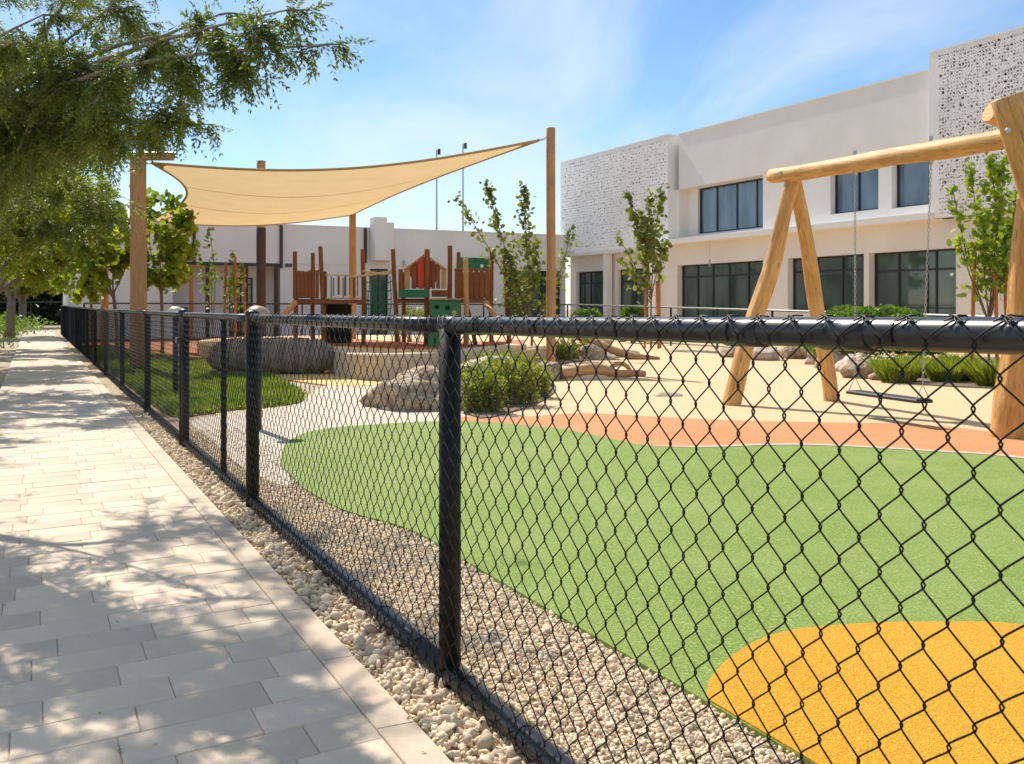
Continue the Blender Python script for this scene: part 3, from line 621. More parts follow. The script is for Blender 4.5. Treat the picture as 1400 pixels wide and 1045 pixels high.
stem_tree('young_tree', 'sparse young tree with long leaning branches beside the right shade sail pole', (GX(727, 24.5), 24.5, 0),
    [(0.55, P3(622, 268, 24), 0.7), (0.6, P3(664, 250, 24.4), 1.5), (0.7, P3(716, 255, 24.6), 1.7), (0.5, P3(782, 310, 25), 0.6), (0.9, P3(690, 340, 24), 1.2), (0.9, P3(733, 330, 25), 1.3), (0.6, P3(770, 372, 24.4), 0.5), (0.6, P3(690, 405, 24.2), 0.6)], 0.115, R(11), M_leaf4, 0.022, 80, 0.19)
stem_tree('young_tree', 'upright young tree tied to orange stakes in front of the white perforated block', (GX(890, 31), 31, 0),
    [(1.5, P3(858, 262, 31), 1.3), (1.6, P3(876, 290, 31), 1.2), (1.5, P3(905, 252, 31.2), 1.3), (1.6, P3(890, 262, 30.5), 1.5), (1.4, P3(850, 355, 30.6), 0.5), (1.5, P3(913, 330, 31), 0.7), (1.5, P3(842, 320, 31), 0.3)], 0.17, R(12), M_leaf4, 0.022, 50, 0.24, [(-0.22, -0.2, 2.0), (0.2, -0.2, 2.1), (0.33, 0.25, 2.6)])
stem_tree('young_tree', 'young tree with broad yellow-green leaves and stakes behind the right swing posts', (GX(1352, 17.5), 17.5, 0),
    [(1.0, P3(1302, 255, 17.4), 0.7), (1.0, P3(1325, 225, 17.8), 0.8), (1.1, P3(1352, 215, 17.5), 1.5), (1.1, P3(1375, 215, 17.3), 1.5), (1.0, P3(1395, 260, 17.6), 1.4), (1.0, P3(1310, 320, 17.2), 0.4), (1.1, P3(1345, 290, 17), 1.5), (1.1, P3(1380, 300, 17), 1.3), (1.1, P3(1410, 240, 17.5), 1.0)], 0.125, R(13), M_leaf3, 0.016, 52, 0.17, [(-0.36, -0.1, 2.35), (0.0, -0.3, 2.0), (0.36, 0.05, 2.2)])
stem_tree('young_tree', 'slender airy sapling in front of the single storey wing porch', (GX(291, 30), 30, 0), [(0.8, P3(285, 308, 30), 0.5), (0.8, P3(293, 340, 30), 0.4), (0.7, P3(272, 348, 30), 0.4)], 0.13, R(14), M_leaf5, 0.018, 34, 0.16)
stem_tree('young_tree', 'leafy sapling held by tall orange stakes near the glass door', (GX(322, 29), 29, 0), [(0.8, P3(318, 345, 29), 0.6), (0.8, P3(330, 362, 29), 0.6), (0.8, P3(306, 370, 29), 0.5)], 0.13, R(15), M_leaf5, 0.018, 34, 0.18, [(-0.35, 0, 2.6), (0.05, -0.2, 2.75), (0.3, 0, 2.4)])
def bush(name, label, px, py, wpx, hpx, Y, n, ls, mat, rng, cat='shrub', base=None, spike=False):
    X = GX(px, Y); z1 = GZ(py, Y); wv = wpx/F*Y/2; hv = hpx/F*Y; t = thing(name, label, cat, (X, Y, 0)); mb = MB()
    d = unit(rng.normal(size=(n, 3))); d[:, 2] = np.abs(d[:, 2]); rr = rng.uniform(0.45, 1.0, (n, 1))**0.5; d = np.sign(d)*np.abs(d)**0.75; d[:, 2] = np.minimum(d[:, 2], 0.97)
    lump = 1+0.22*np.sin(d[:, :1]*7+px)*np.cos(d[:, 1:2]*6+d[:, 2:]*5)
    A = d*rr*(0.95+(lump-1)*0.2)*np.array([wv, wv*0.7, hv])+np.array([X, Y, z1-hv])
    A = A[A[:, 2] > 0.02]
    for i in range(24):
        p = A[rng.randint(len(A))]; mb.tube([(X+(p[0]-X)*0.1, Y+(p[1]-Y)*0.1, 0), p], [0.012, 0.004], 4, False)
    st_ = mb.build('stem', M_bark2, t); st_['kind'] = 'stuff'
    v, f = broad(A, rng.normal(0, .8, A.shape)+np.array([0, 0, .4]), ls, rng, 0.6, 5); M = WM[t.name]; obj('foliage', mesh('foliage', v-np.array(M.translation), f, mat), t, M.copy()); return t
bush('round_shrub', 'round clipped green shrub right of the right shade sail pole', 802, 419, 56, 44, 29, 5200, 0.075, M_leaf5, R(21))
bush('round_shrub', 'small green shrub behind the staked young tree at the white block', 866, 415, 44, 36, 36, 3500, 0.10, M_leaf5, R(22))
bush('hedge', 'wide loose green hedge seen above the rail between swing posts and chain', 1192, 414, 190, 70, 22, 19000, 0.085, M_leaf5, R(23), 'hedge')
bush('round_shrub', 'small shrub with yellow-green leaves under the play tower', 566, 416, 44, 40, 27.5, 900, 0.07, M_tuft, R(24))
# big shrub by the boulder
def tufts(name, label, area, n, h, mat, rng, cat='plant', lean=0.35, wd=0.012, seg=2, zb=0.0):
    poly = area; xs = [p[0] for p in poly]; ys = [p[1] for p in poly]; pts_ = []
    while len(pts_) < n:
        p = (rng.uniform(min(xs), max(xs)), rng.uniform(min(ys), max(ys)))
        if inside(p, poly): pts_.append(p)
    b = np.array([(x, y, zb) for x, y in pts_]); d = rng.normal(0, lean, (n, 3)); d[:, 2] = 1; d = unit(d); H = h*rng.uniform(0.5, 1.2, (n, 1))
    s = unit(np.cross(d, rng.normal(size=(n, 3))))*wd; m = b+d*H*0.55; tip = b+d*H+d*np.array([1, 1, 0])*H*0.35
    v = np.stack([b-s*0.7, b+s*0.7, m+s, tip, m-s], 1).reshape(-1, 3); f = np.arange(len(v)).reshape(-1, 5)
    o = wobj(name, v, f, mat, origin=(float(b[:, 0].mean()), float(b[:, 1].mean()), 0)); return o
lawn = smooth_poly([FP(9.0, -.2), FP(12, -.15), FP(17, -.15), FP(24, -.15), FP(31, -.2)]+GP([(140, 476), (180, 483), (250, 492), (330, 503), (395, 530), (416, 548), (385, 557), (330, 562), (275, 569)]), 4)
sheet('lawn_soil', lawn, 0.022, M_bed)
o = tufts('lawn_grass', None, lawn, 60000, 0.11, M_grass, R(31), wd=0.010); o['kind'] = 'stuff'; o['label'] = 'thick green grass of the lawn patch behind the gate'
mul = smooth_poly(GP([(120, 466), (150, 456), (330, 454), (450, 466), (440, 480), (340, 505), (250, 494), (150, 482)]), 4)
sheet('mulch_bed', mul, 0.030, M_mulch)
sheet('shrub_bed', smooth_poly(GP([(640, 570), (700, 566), (746, 548), (760, 530), (745, 505), (800, 495), (870, 487), (860, 480), (770, 478), (690, 488), (640, 500), (600, 520)]), 4), 0.034, M_bed)
def leafy_bush(label, pxs, rng, n=120, per=26, ls=0.05, mat=None, hscale=1, name='leafy_shrub'):
    """bush made of upright leafy stems; pxs: list of (px, base py, top py, spread px)"""
    p0 = G(pxs[0][0], pxs[0][1]); t = thing(name, label, 'shrub', (p0[0], p0[1], 0)); mb = MB(); A = []
    for (px, by, ty, sp) in pxs:
        X, Y = G(px, by); h = GZ(ty, Y)
        for k in range(n//len(pxs)):
            bx = X+rng.uniform(-1, 1)*sp/F*Y; byy = Y+rng.uniform(-.5, .9)*sp/F*Y; hh = h*rng.uniform(0.55, 1.08)
            tip = np.array([bx+rng.normal(0, .16)*hh, byy+rng.normal(0, .16)*hh, hh]); b_ = np.array([bx, byy, 0.0]); mb.tube([b_, (b_+tip)/2+rng.normal(0, .02, 3), tip], [0.006, 0.005, 0.002], 4, False)
            f = rng.uniform(0.12, 1.03, per)[:, None]; A.append(b_*(1-f)+tip*f+rng.normal(0, .035, (per, 3)))
    mb.build('stem', M_bark2, t); A = np.concatenate(A); v, f = broad(A, rng.normal(0, .8, A.shape)+np.array([0, 0, .3]), ls, rng, 0.42, 5)
    M = WM[t.name]; obj('foliage', mesh('foliage', v-np.array(M.translation), f, mat or M_leaf5), t, M.copy()); return t
leafy_bush('loose bright green shrub growing beside the big boulder behind the fence post', [(660, 566, 512, 22), (700, 556, 488, 30), (728, 545, 500, 20), (690, 532, 482, 34), (650, 545, 500, 20)], R(33), 470, 34, 0.055, M_tuft)
leafy_bush('smaller green shrub between the right shade sail pole and the driftwood rock', [(785, 492, 462, 22), (765, 494, 470, 16)], R(34), 110, 26, 0.075, M_tuft)
# right planting bed
bedR = smooth_poly(GP([(1165, 500), (1260, 492), (1420, 492), (1560, 520), (1500, 560), (1392, 536), (1290, 530), (1220, 522)]), 4)
sheet('right_planting_bed', bedR, 0.034, M_bed)
def tuft_plant(px, by, ty, sp, label, rng, n=420):
    X, Y = G(px, by); h = GZ(ty, Y); r = sp/F*Y; ang = rng.rand(n)*2*pi; rad = r*0.8*np.sqrt(rng.rand(n)); b = np.stack([X+rad*np.cos(ang), Y+rad*np.sin(ang), np.zeros(n)], 1)
    d = np.stack([np.cos(ang)*rng.uniform(0, .7, n), np.sin(ang)*rng.uniform(0, .7, n), np.ones(n)], 1); d = unit(d); H = h*rng.uniform(0.5, 1.1, (n, 1)); s = unit(np.cross(d, rng.normal(size=(n, 3))))*0.006
    m = b+d*H*0.55; tip = b+d*H*0.95+d*np.array([1, 1, 0])*H*0.4; v = np.stack([b-s*0.6, b+s*0.6, m+s, tip, m-s], 1).reshape(-1, 3)
    o = wobj('grass_tuft', v, np.arange(len(v)).reshape(-1, 5), M_tuft, origin=(X, Y, 0)); tag(o, label, 'grass tuft'); return o
for i, (a, b, c, d_, lb) in enumerate([(1228, 524, 480, 26, 'spiky green grass tuft beside the pale rocks'), (1262, 518, 484, 24, 'green grass tuft just left of the right swing chain'), (1292, 524, 486, 22, 'green grass tuft just right of the right swing chain'), (1325, 523, 488, 20, 'low yellowish grass tuft at the foot of the tree stakes'), (1358, 530, 484, 24, 'tall green grass tuft left of the thick right swing leg'), (1388, 528, 488, 22, 'grass tuft half hidden by the thick right swing leg'), (1245, 508, 482, 18, 'back grass tuft between rocks and the hedge'), (1310, 506, 480, 24, 'back grass tuft under the staked tree')]):
    tuft_plant(a, b, c, d_, lb, R(40+i), 900)
# low plants left of the pavement
for i, (X, Y, lb) in enumerate([(-27.5, 52, 'low green plants at the far end of the pavement, between the last trunks'), (-23.5, 44.5, 'low green plants around the pale trunk left of the pavement'), (-33.5, 62, 'low pale green plants in front of the dark far hedge')]):
    rng = R(60+i); n = 1500; A = rng.normal(0, 1, (n, 3))*np.array([1.0, 2.0, 0.22])+np.array([X, Y, 0.4]); A = A[A[:, 2] > 0.03]; v, f = broad(A, rng.normal(size=A.shape), 0.16, rng, 0.5, 5)
    o = wobj('low_plants', v, f, M_leaf5, origin=(X, Y, 0)); tag(o, lb, 'plants', kind='stuff')
rng = R(66); n = 700; A = rng.normal(0, 1, (n, 3))*np.array([0.25, 0.8, 0.16])+np.array([-15.1, 28.3, 0.25]); A = A[A[:, 2] > 0.03]; v, f = broad(A, rng.normal(size=A.shape), 0.11, rng, 0.4, 5)
o = wobj('low_plants', v, f, M_leaf5, origin=(-15.1, 28.3, 0)); tag(o, 'low green plants at the left picture edge beside a grey trunk', 'plants', kind='stuff')
rng = R(67); n = 26000; A = rng.uniform(-1, 1, (n, 3))*np.array([16, 2.5, 3.6])+np.array([-44, 80, 3.4]); A[:, 2] += np.sin(A[:, 0]*1.1)*0.7; v, f = broad(A, rng.normal(size=A.shape), 0.5, rng, 0.7, 5)
o = wobj('far_hedge', v, f, M_leafd, origin=(-44, 80, 0)); tag(o, 'tall dark hedge closing the far end of the pavement', 'hedge')
rng = R(90); n = 170; tt = rng.uniform(-2.2, 9, n); bb = rng.uniform(-0.6, 1.6, n)
cc = np.array([(*FP(a, b), 0.038 if b > 0.2 else 0.032) for a, b in zip(tt, bb)]); v, f = broad(cc, rng.normal(0, .25, (n, 3))+np.array([0, 0, 1]), 0.020, rng, 0.3, 5)
o = wobj('fallen_leaves', v, f, principled('dry_leaf', (0.30, 0.19, 0.07), 0.8, (0.20, 0.17, 0.05), 3, islrand=0.3), origin=(0, 0, 0)); tag(o, 'tiny dry leaflets scattered over the near paving and gravel', 'fallen leaves', kind='stuff')
# ------------------------------------------------------------------ rocks, wall, play mound
def rock(label, X, Y, z, sx, sy, sz_, seed, mat=M_rock, name='boulder', sub=4, rot=0, amp=0.28):
    bm = bmesh.new(); bmesh.ops.create_icosphere(bm, subdivisions=sub, radius=1)
    rr_ = random.Random(int(seed*31)); FAC = [(Vector((rr_.gauss(0, 1), rr_.gauss(0, 1), rr_.gauss(0, 1))).normalized(), rr_.uniform(0.55, 0.85)) for _ in range(13)]
    for v in bm.verts:
        p = v.co.copy(); k = -0.10*abs(noise.noise(p*3.3+Vector((seed*2, 1, 0))))+noise.noise(p*1.1+Vector((seed, 0, 0)))*amp*1.6+noise.noise(p*2.6+Vector((0, seed, 0)))*amp*0.7+abs(noise.noise(p*5+Vector((0, 0, seed))))*amp*0.35+noise.noise(p*11+Vector((seed, 0, 0)))*amp*0.22+noise.noise(p*23)*amp*0.10
        for (n_, d_) in FAC:
            e_ = p.dot(n_)-d_
            if e_ > 0: p = p-n_*e_*0.85
        q = p*(1.12+k); q.z = max(q.z, -0.35); v.co = Vector((q.x*sx, q.y*sy, q.z*sz_))
    me = bpy.data.meshes.new(name); bm.to_mesh(me); bm.free(); me.materials.append(mat); me.polygons.foreach_set('use_smooth', [True]*len(me.polygons))
    o = obj(name, me, None, T(X, Y, z) @ Matrix.Rotation(rot, 4, 'Z')); tag(o, label, 'rock'); return o
x, y = G(575, 566); rock('largest brown boulder, partly behind the fence post', x+0.05, y+0.75, 0.04, 0.80, 0.6, 0.40, 3.3, rot=0.15, amp=0.26)
x, y = G(612, 545); rock('grey boulder lying against the back of the largest boulder', x+0.3, y+0.9, 0.12, 0.75, 0.6, 0.42, 7.7, M_rock2)
x, y = G(745, 524); rock('rounded grey rock at the right edge of the shrub bed', x, y+0.5, 0.05, 0.36, 0.35, 0.28, 1.2)
x, y = G(815, 494); rock('brown rock beside the driftwood right of the sail pole', x, y+0.4, 0.06, 0.52, 0.45, 0.33, 2.2)
x, y = G(668, 500); rock('pale rock behind the loose shrub', x+0.4, y+0.4, 0.1, 0.6, 0.5, 0.3, 5.2, M_rock2)
for i, (px, py, wp, hp, lb) in enumerate([(1008, 490, 32, 14, 'leftmost small rock in the row before the hedge'), (1050, 494, 46, 20, 'long low rock behind the left swing legs'), (1092, 492, 30, 16, 'brown rock between the two left swing legs'), (1122, 500, 26, 22, 'dark rock behind the right leg of the left swing frame'), (1140, 506, 36, 26, 'pale rounded rock right of the swing leg'), (1172, 510, 40, 26, 'pale angular rock left of the grass tufts'), (1185, 519, 52, 26, 'large pale front rock nearest the swing seat'), (1150, 494, 40, 22, 'pale rock at the back under the hedge'), (1215, 522, 30, 12, 'flat brown rock at the bed edge by the swing seat')]):
    X, Y = G(px, py); a = wp/F*Y/2*1.3; rock(lb, X, Y+a*0.8, hp/F*Y*0.30, a, a*0.8, hp/F*Y*0.85, i*2.7+1, M_rock2 if i % 2 else M_rock, 'rock', 3)
# driftwood log by the rock
X, Y = G(838, 492); dl = thing('driftwood_log', 'curved driftwood log lying beside the brown rock', 'log', (X, Y, 0)); mb = MB()
mb.tube([(X-1.1, Y+0.2, 0.62), (X-0.5, Y+.1, 0.45), (X, Y, 0.22), (X+0.5, Y-.15, 0.08), (X+1.1, Y-.3, 0.04)], [0.05, 0.08, 0.11, 0.09, 0.04], 10); mb.build('branch', M_palewood, dl, True)
X, Y = G(770, 524); Y += .5; o = log_obj('fallen_log', (X, Y, 0.13), (X+1.5, Y+.45, 0.07), 0.10, 0.055, M_palewood, None, crook=0.06, lump=0.3); tag(o, 'pale fallen log lying right of the rounded grey rock', 'log')
# small stone arch ring on the beige surface
X, Y = G(848, 516); mb = MB(); mb.tube([(X+0.2*cos(a)*1.0, Y+0.1*sin(a), 0.03+0.22*sin(a)) for a in np.linspace(0, pi, 9)], 0.045, 8); o = mb.build('wooden_hoop', M_palewood, None, True, (X, Y, 0)); tag(o, 'small low wooden hoop standing on the beige surface', 'play hoop')
X, Y = G(905, 545); o = rock('flat smooth play pebble lying on the beige surface', X+0.1, Y+.25, 0.015, 0.24, 0.2, 0.07, 9.1, M_concrete, 'play_pebble', 3, 0, 0.05)
# raised mound with retaining wall
mz = 0.34
mound = smooth_poly([G(425, 478, mz), G(452, 484, mz), G(520, 487, mz), G(600, 489, mz), G(680, 487, mz), G(730, 478, mz), (3.0, 30), (0, 34), (-6, 34), (-9, 30), (-7.2, 24)], 5)
sheet('play_mound', mound, mz, M_beige, side=mz)
rim = [G(a, b, mz) for a, b in [(430, 474), (470, 474), (540, 477), (600, 478), (660, 477), (715, 472)]]; rim2 = [G(a, b, mz) for a, b in [(720, 465), (660, 467), (600, 468), (540, 467), (470, 464), (430, 463)]]
sheet('brick_red_surface', open_smooth(rim, 4)+open_smooth(rim2, 4), mz+0.006, M_brick)
v = []; f = []; wl = open_smooth([G(a, b) for a, b in [(446, 506), (458, 514), (480, 520), (530, 522), (600, 518), (660, 510), (720, 500)]], 6)
for i, p in enumerate(wl):
    a = Vector(wl[max(i-1, 0)]); b = Vector(wl[min(i+1, len(wl)-1)]); t_ = (b-a).normalized(); nr_ = Vector((-t_.y, t_.x))*0.35
    v += [(p[0], p[1], 0), (p[0], p[1], 0.45), (p[0]+nr_.x*.06, p[1]+nr_.y*.06, 0.47), (p[0]+nr_.x, p[1]+nr_.y, 0.47), (p[0]+nr_.x, p[1]+nr_.y, 0)]
for i in range(len(wl)-1):
    for k in range(4): a = i*5+k; f.append((a, a+5, a+6, a+1))
f.append((0, 1, 2, 3, 4)); e = (len(wl)-1)*5; f.append((e+4, e+3, e+2, e+1, e))
o = wobj('retaining_wall', v, f, M_concrete, origin=(wl[10][0], wl[10][1], 0)); tag(o, 'low curved beige concrete wall in front of the play towers', 'wall')
# woven log-shaped seat
X0, Y0 = G(285, 512); X1, Y1 = G(450, 516); t = thing('woven_tunnel', 'large grey-brown woven play tunnel lying behind the dome capped post', 'play tunnel', ((X0+X1)/2, (Y0+Y1)/2+0.4, 0)); v = []; f = []; n = 40; m = 28
for i in range(n+1):
    q = i/n; e = min(1, sqrt(max(0, 1-abs(2*q-1)**5)))*0.36+0.02*sin(q*60)
    for k in range(m):
        a = 2*pi*k/m; v.append((X0+(X1-X0)*q, (Y0+Y1)/2+0.4+e*1.15*cos(a), 0.33+max(-0.32, e*0.98*sin(a))+0.006*sin(a*14)))
for i in range(n):
    for k in range(m): a = i*m+k; c = i*m+(k+1) % m; f.append((a, c, c+m, a+m))
f.append(tuple(range(m))[::-1]); f.append(tuple(n*m+k for k in range(m))); wobj('shell', v, f, M_weave, t, True)
mb = MB()
for i in range(34):
    q = (i+0.5)/34; e = sqrt(max(0, 1-abs(2*q-1)**5))*0.36+0.012; xx = X0+(X1-X0)*q
    mb.tube([(xx+0.02*sin(a*3+i), (Y0+Y1)/2+0.4+e*1.15*cos(a), 0.33+e*0.98*sin(a)) for a in np.linspace(-0.9, pi+0.9, 15)], 0.016, 5)
o = mb.build('rod', M_weave, t, True); o['kind'] = 'stuff'
# dome bollards behind the gate posts
for (px, py, wv, Y, mt, lb) in [(352, 418, 34, 10.2, M_dome, 'bronze mushroom bollard showing its dome over the near gate post'), (240, 419, 22, 14.0, M_dome2, 'pale mushroom bollard showing its dome over the far gate post')]:
    X = GX(px, Y); r = wv/F*Y/2; zt = GZ(py, Y); t = thing('dome_bollard', lb, 'bollard', (X, Y, 0)); mb = MB(); mb.tube([(X, Y, 0), (X, Y, zt-r*.7)], r*0.35, 14); mb.build('stem', M_black, t, True)
    mb = MB(); mb.tube([(X, Y, zt-r*.82), (X, Y, zt-r*.75)]+[(X, Y, zt-r*.75+r*.75*sin(a)) for a in np.linspace(0.15, 1.5, 7)], [r*.9, r]+[r*cos(a) for a in np.linspace(0.15, 1.5, 7)], 22); mb.build('dome', mt, t, True)
# ------------------------------------------------------------------ shade sail
YP = 20.0
pl = thing('sail_pole', 'thick wooden shade sail pole on the left, behind the fence', 'pole', (GX(189, YP), YP, 0))
log_obj('pole', (GX(189, YP), YP, 0), (GX(189, YP), YP, GZ(215, YP)), 0.165, 0.155, M_pole, pl, n=24, crook=0.005)
mb = MB(); zt = GZ(212, YP); mb.box((GX(176, YP), YP-0.1, zt-0.1), (GX(236, YP), YP+0.1, zt+0.02)); mb.build('arm', M_pole, pl)
mb = MB(); mb.tube([(GX(176, YP), YP, zt+0.03), (GX(242, YP), YP, zt+0.03)], 0.03, 8); mb.build('steel_cap', M_steel, pl)
def sailpole(px, ty, Y, r, label, dark=None, top_dark=None):
    X = GX(px, Y); z1 = GZ(ty, Y); t = thing('sail_pole', label, 'pole', (X, Y, 0))
    if dark is None: log_obj('pole', (X, Y, 0), (X, Y, z1), r, r*0.96, M_pole, t, n=20, crook=0.004)
    else:
        zc = GZ(dark, Y); log_obj('pole', (X, Y, 0), (X, Y, zc), r*1.1, r*1.08, M_darkpost, t, n=20); log_obj('pole_top', (X, Y, zc), (X, Y, z1), r, r, M_pole, t, n=20, label='orange wood top of the dark pole')
    return t
sp_r = sailpole(753, 175, 20.8, 0.098, 'tall slim wooden pole holding the high right corner of the shade sail')
sailpole(482, 291, 30, 0.11, 'slim wooden pole carrying the low far corner of the shade sail')
sailpole(357, 220, 33.5, 0.145, 'dark brown pole with orange top standing behind the middle of the sail', dark=312)
sailpole(191, 298, 31, 0.10, 'slim pole hidden behind the thick left sail pole')
sailpole(143, 250, 34, 0.13, 'plain wooden pole standing among the leafy trees left of the thick pole')
A_ = Vector(P3(207, 223, 20.1)); B_ = Vector(P3(204, 302, 30.8)); C_ = Vector(P3(481, 294, 30)); D_ = Vector(P3(737, 192, 20.8))
sail = thing('shade_sail', 'sand coloured shade sail stretched between the wooden poles', 'shade sail', tuple((A_+C_)/2))
NU, NV = 48, 32; v = []
def sail_pt(u, v_):
    # u from left edge (A-B) to right edge (D-C), v from near edge (A-D) to far edge (B-C); edges pulled inward
    p = A_*(1-u)*(1-v_)+D_*u*(1-v_)+B_*(1-u)*v_+C_*u*v_
    el = sin(pi*v_); eu = sin(pi*u)
    p = p+(D_-A_)*(0.115*el*(1-u)**2)+(A_-D_)*(0.035*el*u**2)
    p = p+(B_-A_)*0.03*eu*(1-v_)**2-(B_-A_)*0.03*eu*v_**2
    p.z -= 0.30*eu*(1-v_)*(1)+0.26*eu*v_+0.10*eu*el
    return p
grid = [[sail_pt(i/NU, j/NV) for j in range(NV+1)] for i in range(NU+1)]
v = [tuple(grid[i][j]) for i in range(NU+1) for j in range(NV+1)]; f = [(i*(NV+1)+j, (i+1)*(NV+1)+j, (i+1)*(NV+1)+j+1, i*(NV+1)+j+1) for i in range(NU) for j in range(NV)]
wobj('fabric', v, f, M_sail, sail, True)
mb = MB()
edge = [grid[i][0] for i in range(NU+1)]+[grid[NU][j] for j in range(1, NV+1)]+[grid[i][NV] for i in range(NU-1, -1, -1)]+[grid[0][j] for j in range(NV-1, -1, -1)]
mb.tube(edge, 0.028, 6, False); mb.build('hem', M_hem, sail, True)
for j in (11, 21):
    v = []; 
    for i in range(NU+1):
        p = grid[i][j]; q = grid[i][j+1]; d = (q-p).normalized()*0.035; v += [tuple(p-d-Vector((0, 0, .008))), tuple(p+d-Vector((0, 0, .008)))]
    wobj('seam', v, [(2*i, 2*i+2, 2*i+3, 2*i+1) for i in range(NU)], M_seam, sail)
mb = MB()
for a, b in [(D_, Vector(P3(749, 186, 20.8))), (A_, Vector(P3(197, 222, 20.05))), (B_, Vector(P3(193, 300, 31))), (C_, Vector(P3(482, 292, 30)))]: mb.tube([a, (a+b)/2+Vector((0, 0, -.02)), b], 0.02, 6)
mb.build('turnbuckle', M_steel, sail)
# corner reinforcement patches
for (i0, j0, si, sj) in [(0, 0, 1, 1), (NU, 0, -1, 1)]:
    P_ = [grid[i0][j0], grid[i0+si*2][j0], grid[i0+si][j0+sj*1], grid[i0][j0+sj*3]]
    wobj('corner_patch', [tuple(p+Vector((0, 0, -.01))) for p in P_], [(0, 1, 2, 3)], M_hem, sail)
# ------------------------------------------------------------------ swing
sw = thing('log_swing', 'golden log swing with crooked A shaped ends and a black seat on chains', 'swing', (3.9, 11.2, 0))
bL = Vector(P3(1056, 241, 13.3)); bR = Vector(P3(1376, 187, 9.25)); bd = (bR-bL).normalized()
log_obj('beam', bL, bR+bd*0.55, 0.098, 0.094, M_robinia, sw, n=24, seg=26, crook=0.02, seed=2, lump=0.14)
ax = Vector(P3(1087, 238, 12.95))
def leg(px, py, top, r0, r1, seed, crook=0.05): 
    X, Y = G(px, py); log_obj('leg', (X, Y+r0*.5, -0.05), top, r0, r1, M_robinia, sw, n=24, seg=24, crook=crook, seed=seed, lump=0.2)
leg(999, 556, ax+Vector((0.0, -0.04, -0.02)), 0.118, 0.095, 5, 0.03); leg(1139, 550, ax+Vector((0.02, 0.14, 0.0)), 0.105, 0.085, 9, 0.03)
X, Y = G(1386, 602)
log_obj('leg', (X, Y+.1, -0.05), P3(1418, 185, 9.35), 0.165, 0.12, M_robinia, sw, n=24, seg=24, crook=0.03, seed=4, lump=0.2)
log_obj('leg', (*G(1530, 612), -0.05), P3(1374, 133, 8.95), 0.15, 0.14, M_robinia, sw, n=24, seg=24, crook=0.03, seed=6, lump=0.16)
log_obj('cross_brace', P3(1480, 205, 9.9), P3(1353, 152, 9.75), 0.12, 0.115, M_robinia, sw, n=20, seg=8, seed=8, lump=0.1)
for (px, py, Y) in [(1067, 238, 13.0), (1163, 222, 11.75), (1264, 203, 10.38), (1382, 179, 8.80)]:
    p = Vector(P3(px, py, Y))+Vector((-0.03, -0.10 if px < 1380 else -0.01, 0)); mb = MB(); mb.tube([p, p+Vector((-.005, -.02, 0))], [0.026, 0.02], 10); mb.build('bolt', M_steel, sw)
def swing_pt(s): p = bL+(bR-bL)*s; return p
s1, s2 = 0.44, 0.752
h1 = swing_pt(s1)-Vector((0, 0, 0.12)); h2 = swing_pt(s2)-Vector((0, 0, 0.12))
for q in (s1, s2):
    p = swing_pt(q); mb = MB(); mb.tube([p+Vector((0, 0, .085)), p+Vector((0, 0, .135))], 0.02, 8); mb.build('bolt', M_steel, sw); mb = MB(); mb.tube([p-Vector((0, 0, .085)), p-Vector((0, 0, .15))], [0.035, 0.02], 8); mb.build('hanger', M_steel, sw)
seat = sw
sz0 = 0.30; m1 = h1+(h2-h1)*0.0; m2 = h1+(h2-h1)*0.90
e1 = Vector((m1.x, m1.y, sz0)); e2 = Vector((m2.x, m2.y, sz0)); sdv = (e2-e1).normalized(); nrm = Vector((-sdv.y, sdv.x, 0))
mb = MB(); mb.cbox((-0.03, -0.1, -0.03), ((e2-e1).length+0.03, 0.1, 0.01), 0.012, lambda x, y, z: tuple(e1+sdv*x+nrm*y+Vector((0, 0, z)))); mb.build('seat', M_seat, seat)
def chain(a, b, parent):
    mb = MB(); L = (b-a).length; n = int(L/0.042); d = (b-a).normalized(); o1 = d.orthogonal().normalized(); o2 = d.cross(o1)
    for i in range(n):
        c = a+d*(i+0.5)*L/n; s = o1 if i % 2 else o2; pts_ = [c+d*0.026*cos(t_)+s*0.011*sin(t_) for t_ in np.linspace(0, 2*pi, 9)]; mb.tube(pts_, 0.0038, 4, False)
    o = mb.build('chain', M_steel, parent, True); return o
chain(h1, e1+Vector((0, 0, .16)), seat); chain(h2, e2+Vector((0, 0, .16)), seat)
for e in (e1, e2):
    mb = MB(); mb.tube([e+nrm*-.08+Vector((0, 0, .01)), e+Vector((0, 0, .16)), e+nrm*.08+Vector((0, 0, .01))], 0.006, 5); mb.build('seat_bracket', M_steel, seat)
# ------------------------------------------------------------------ play towers
play = thing('play_tower', 'wooden play tower with brown plank walls at the left end of the bridge', 'play tower', (GX(420, 25), 25, mz))
play2 = thing('play_tower', 'larger play tower with red gable and green climbing wall', 'play tower', (GX(610, 25), 25, mz))
YF, YR = 24.3, 26.0
def ppost(px, ty, Y, parent, lean=0, r=0.055, mat=M_oldwood, seed=1): X = GX(px, Y); log_obj('post', (X+lean, Y, mz-0.05), (X, Y, GZ(ty, Y)), r*1.05, r*0.95, mat, parent, n=12, seg=6, crook=0.012, seed=seed, lump=0.1)
for px, ty, Y, ln in [(403, 344, YF, 0.02), (438, 337, YF, 0.08), (428, 346, YR, 0), (444, 372, YR, 0)]: ppost(px, ty, Y, play, ln, seed=px)
for px, ty, Y, ln in [(496, 341, YF+.3, 0.02), (537, 341, YF, 0.10), (584, 341, YF-.2, -0.03), (615, 336, YR, 0), (627, 345, YR, 0), (637, 353, YF-.3, 0.0), (672, 343, YF, 0.0), (690, 349, YF+.2, 0.12), (551, 372, YR, 0.02)]:
    ppost(px, ty, Y, play2, ln, 0.065 if px in (584, 637, 615) else 0.055, M_palewood if px in (637,) else M_oldwood, seed=px)
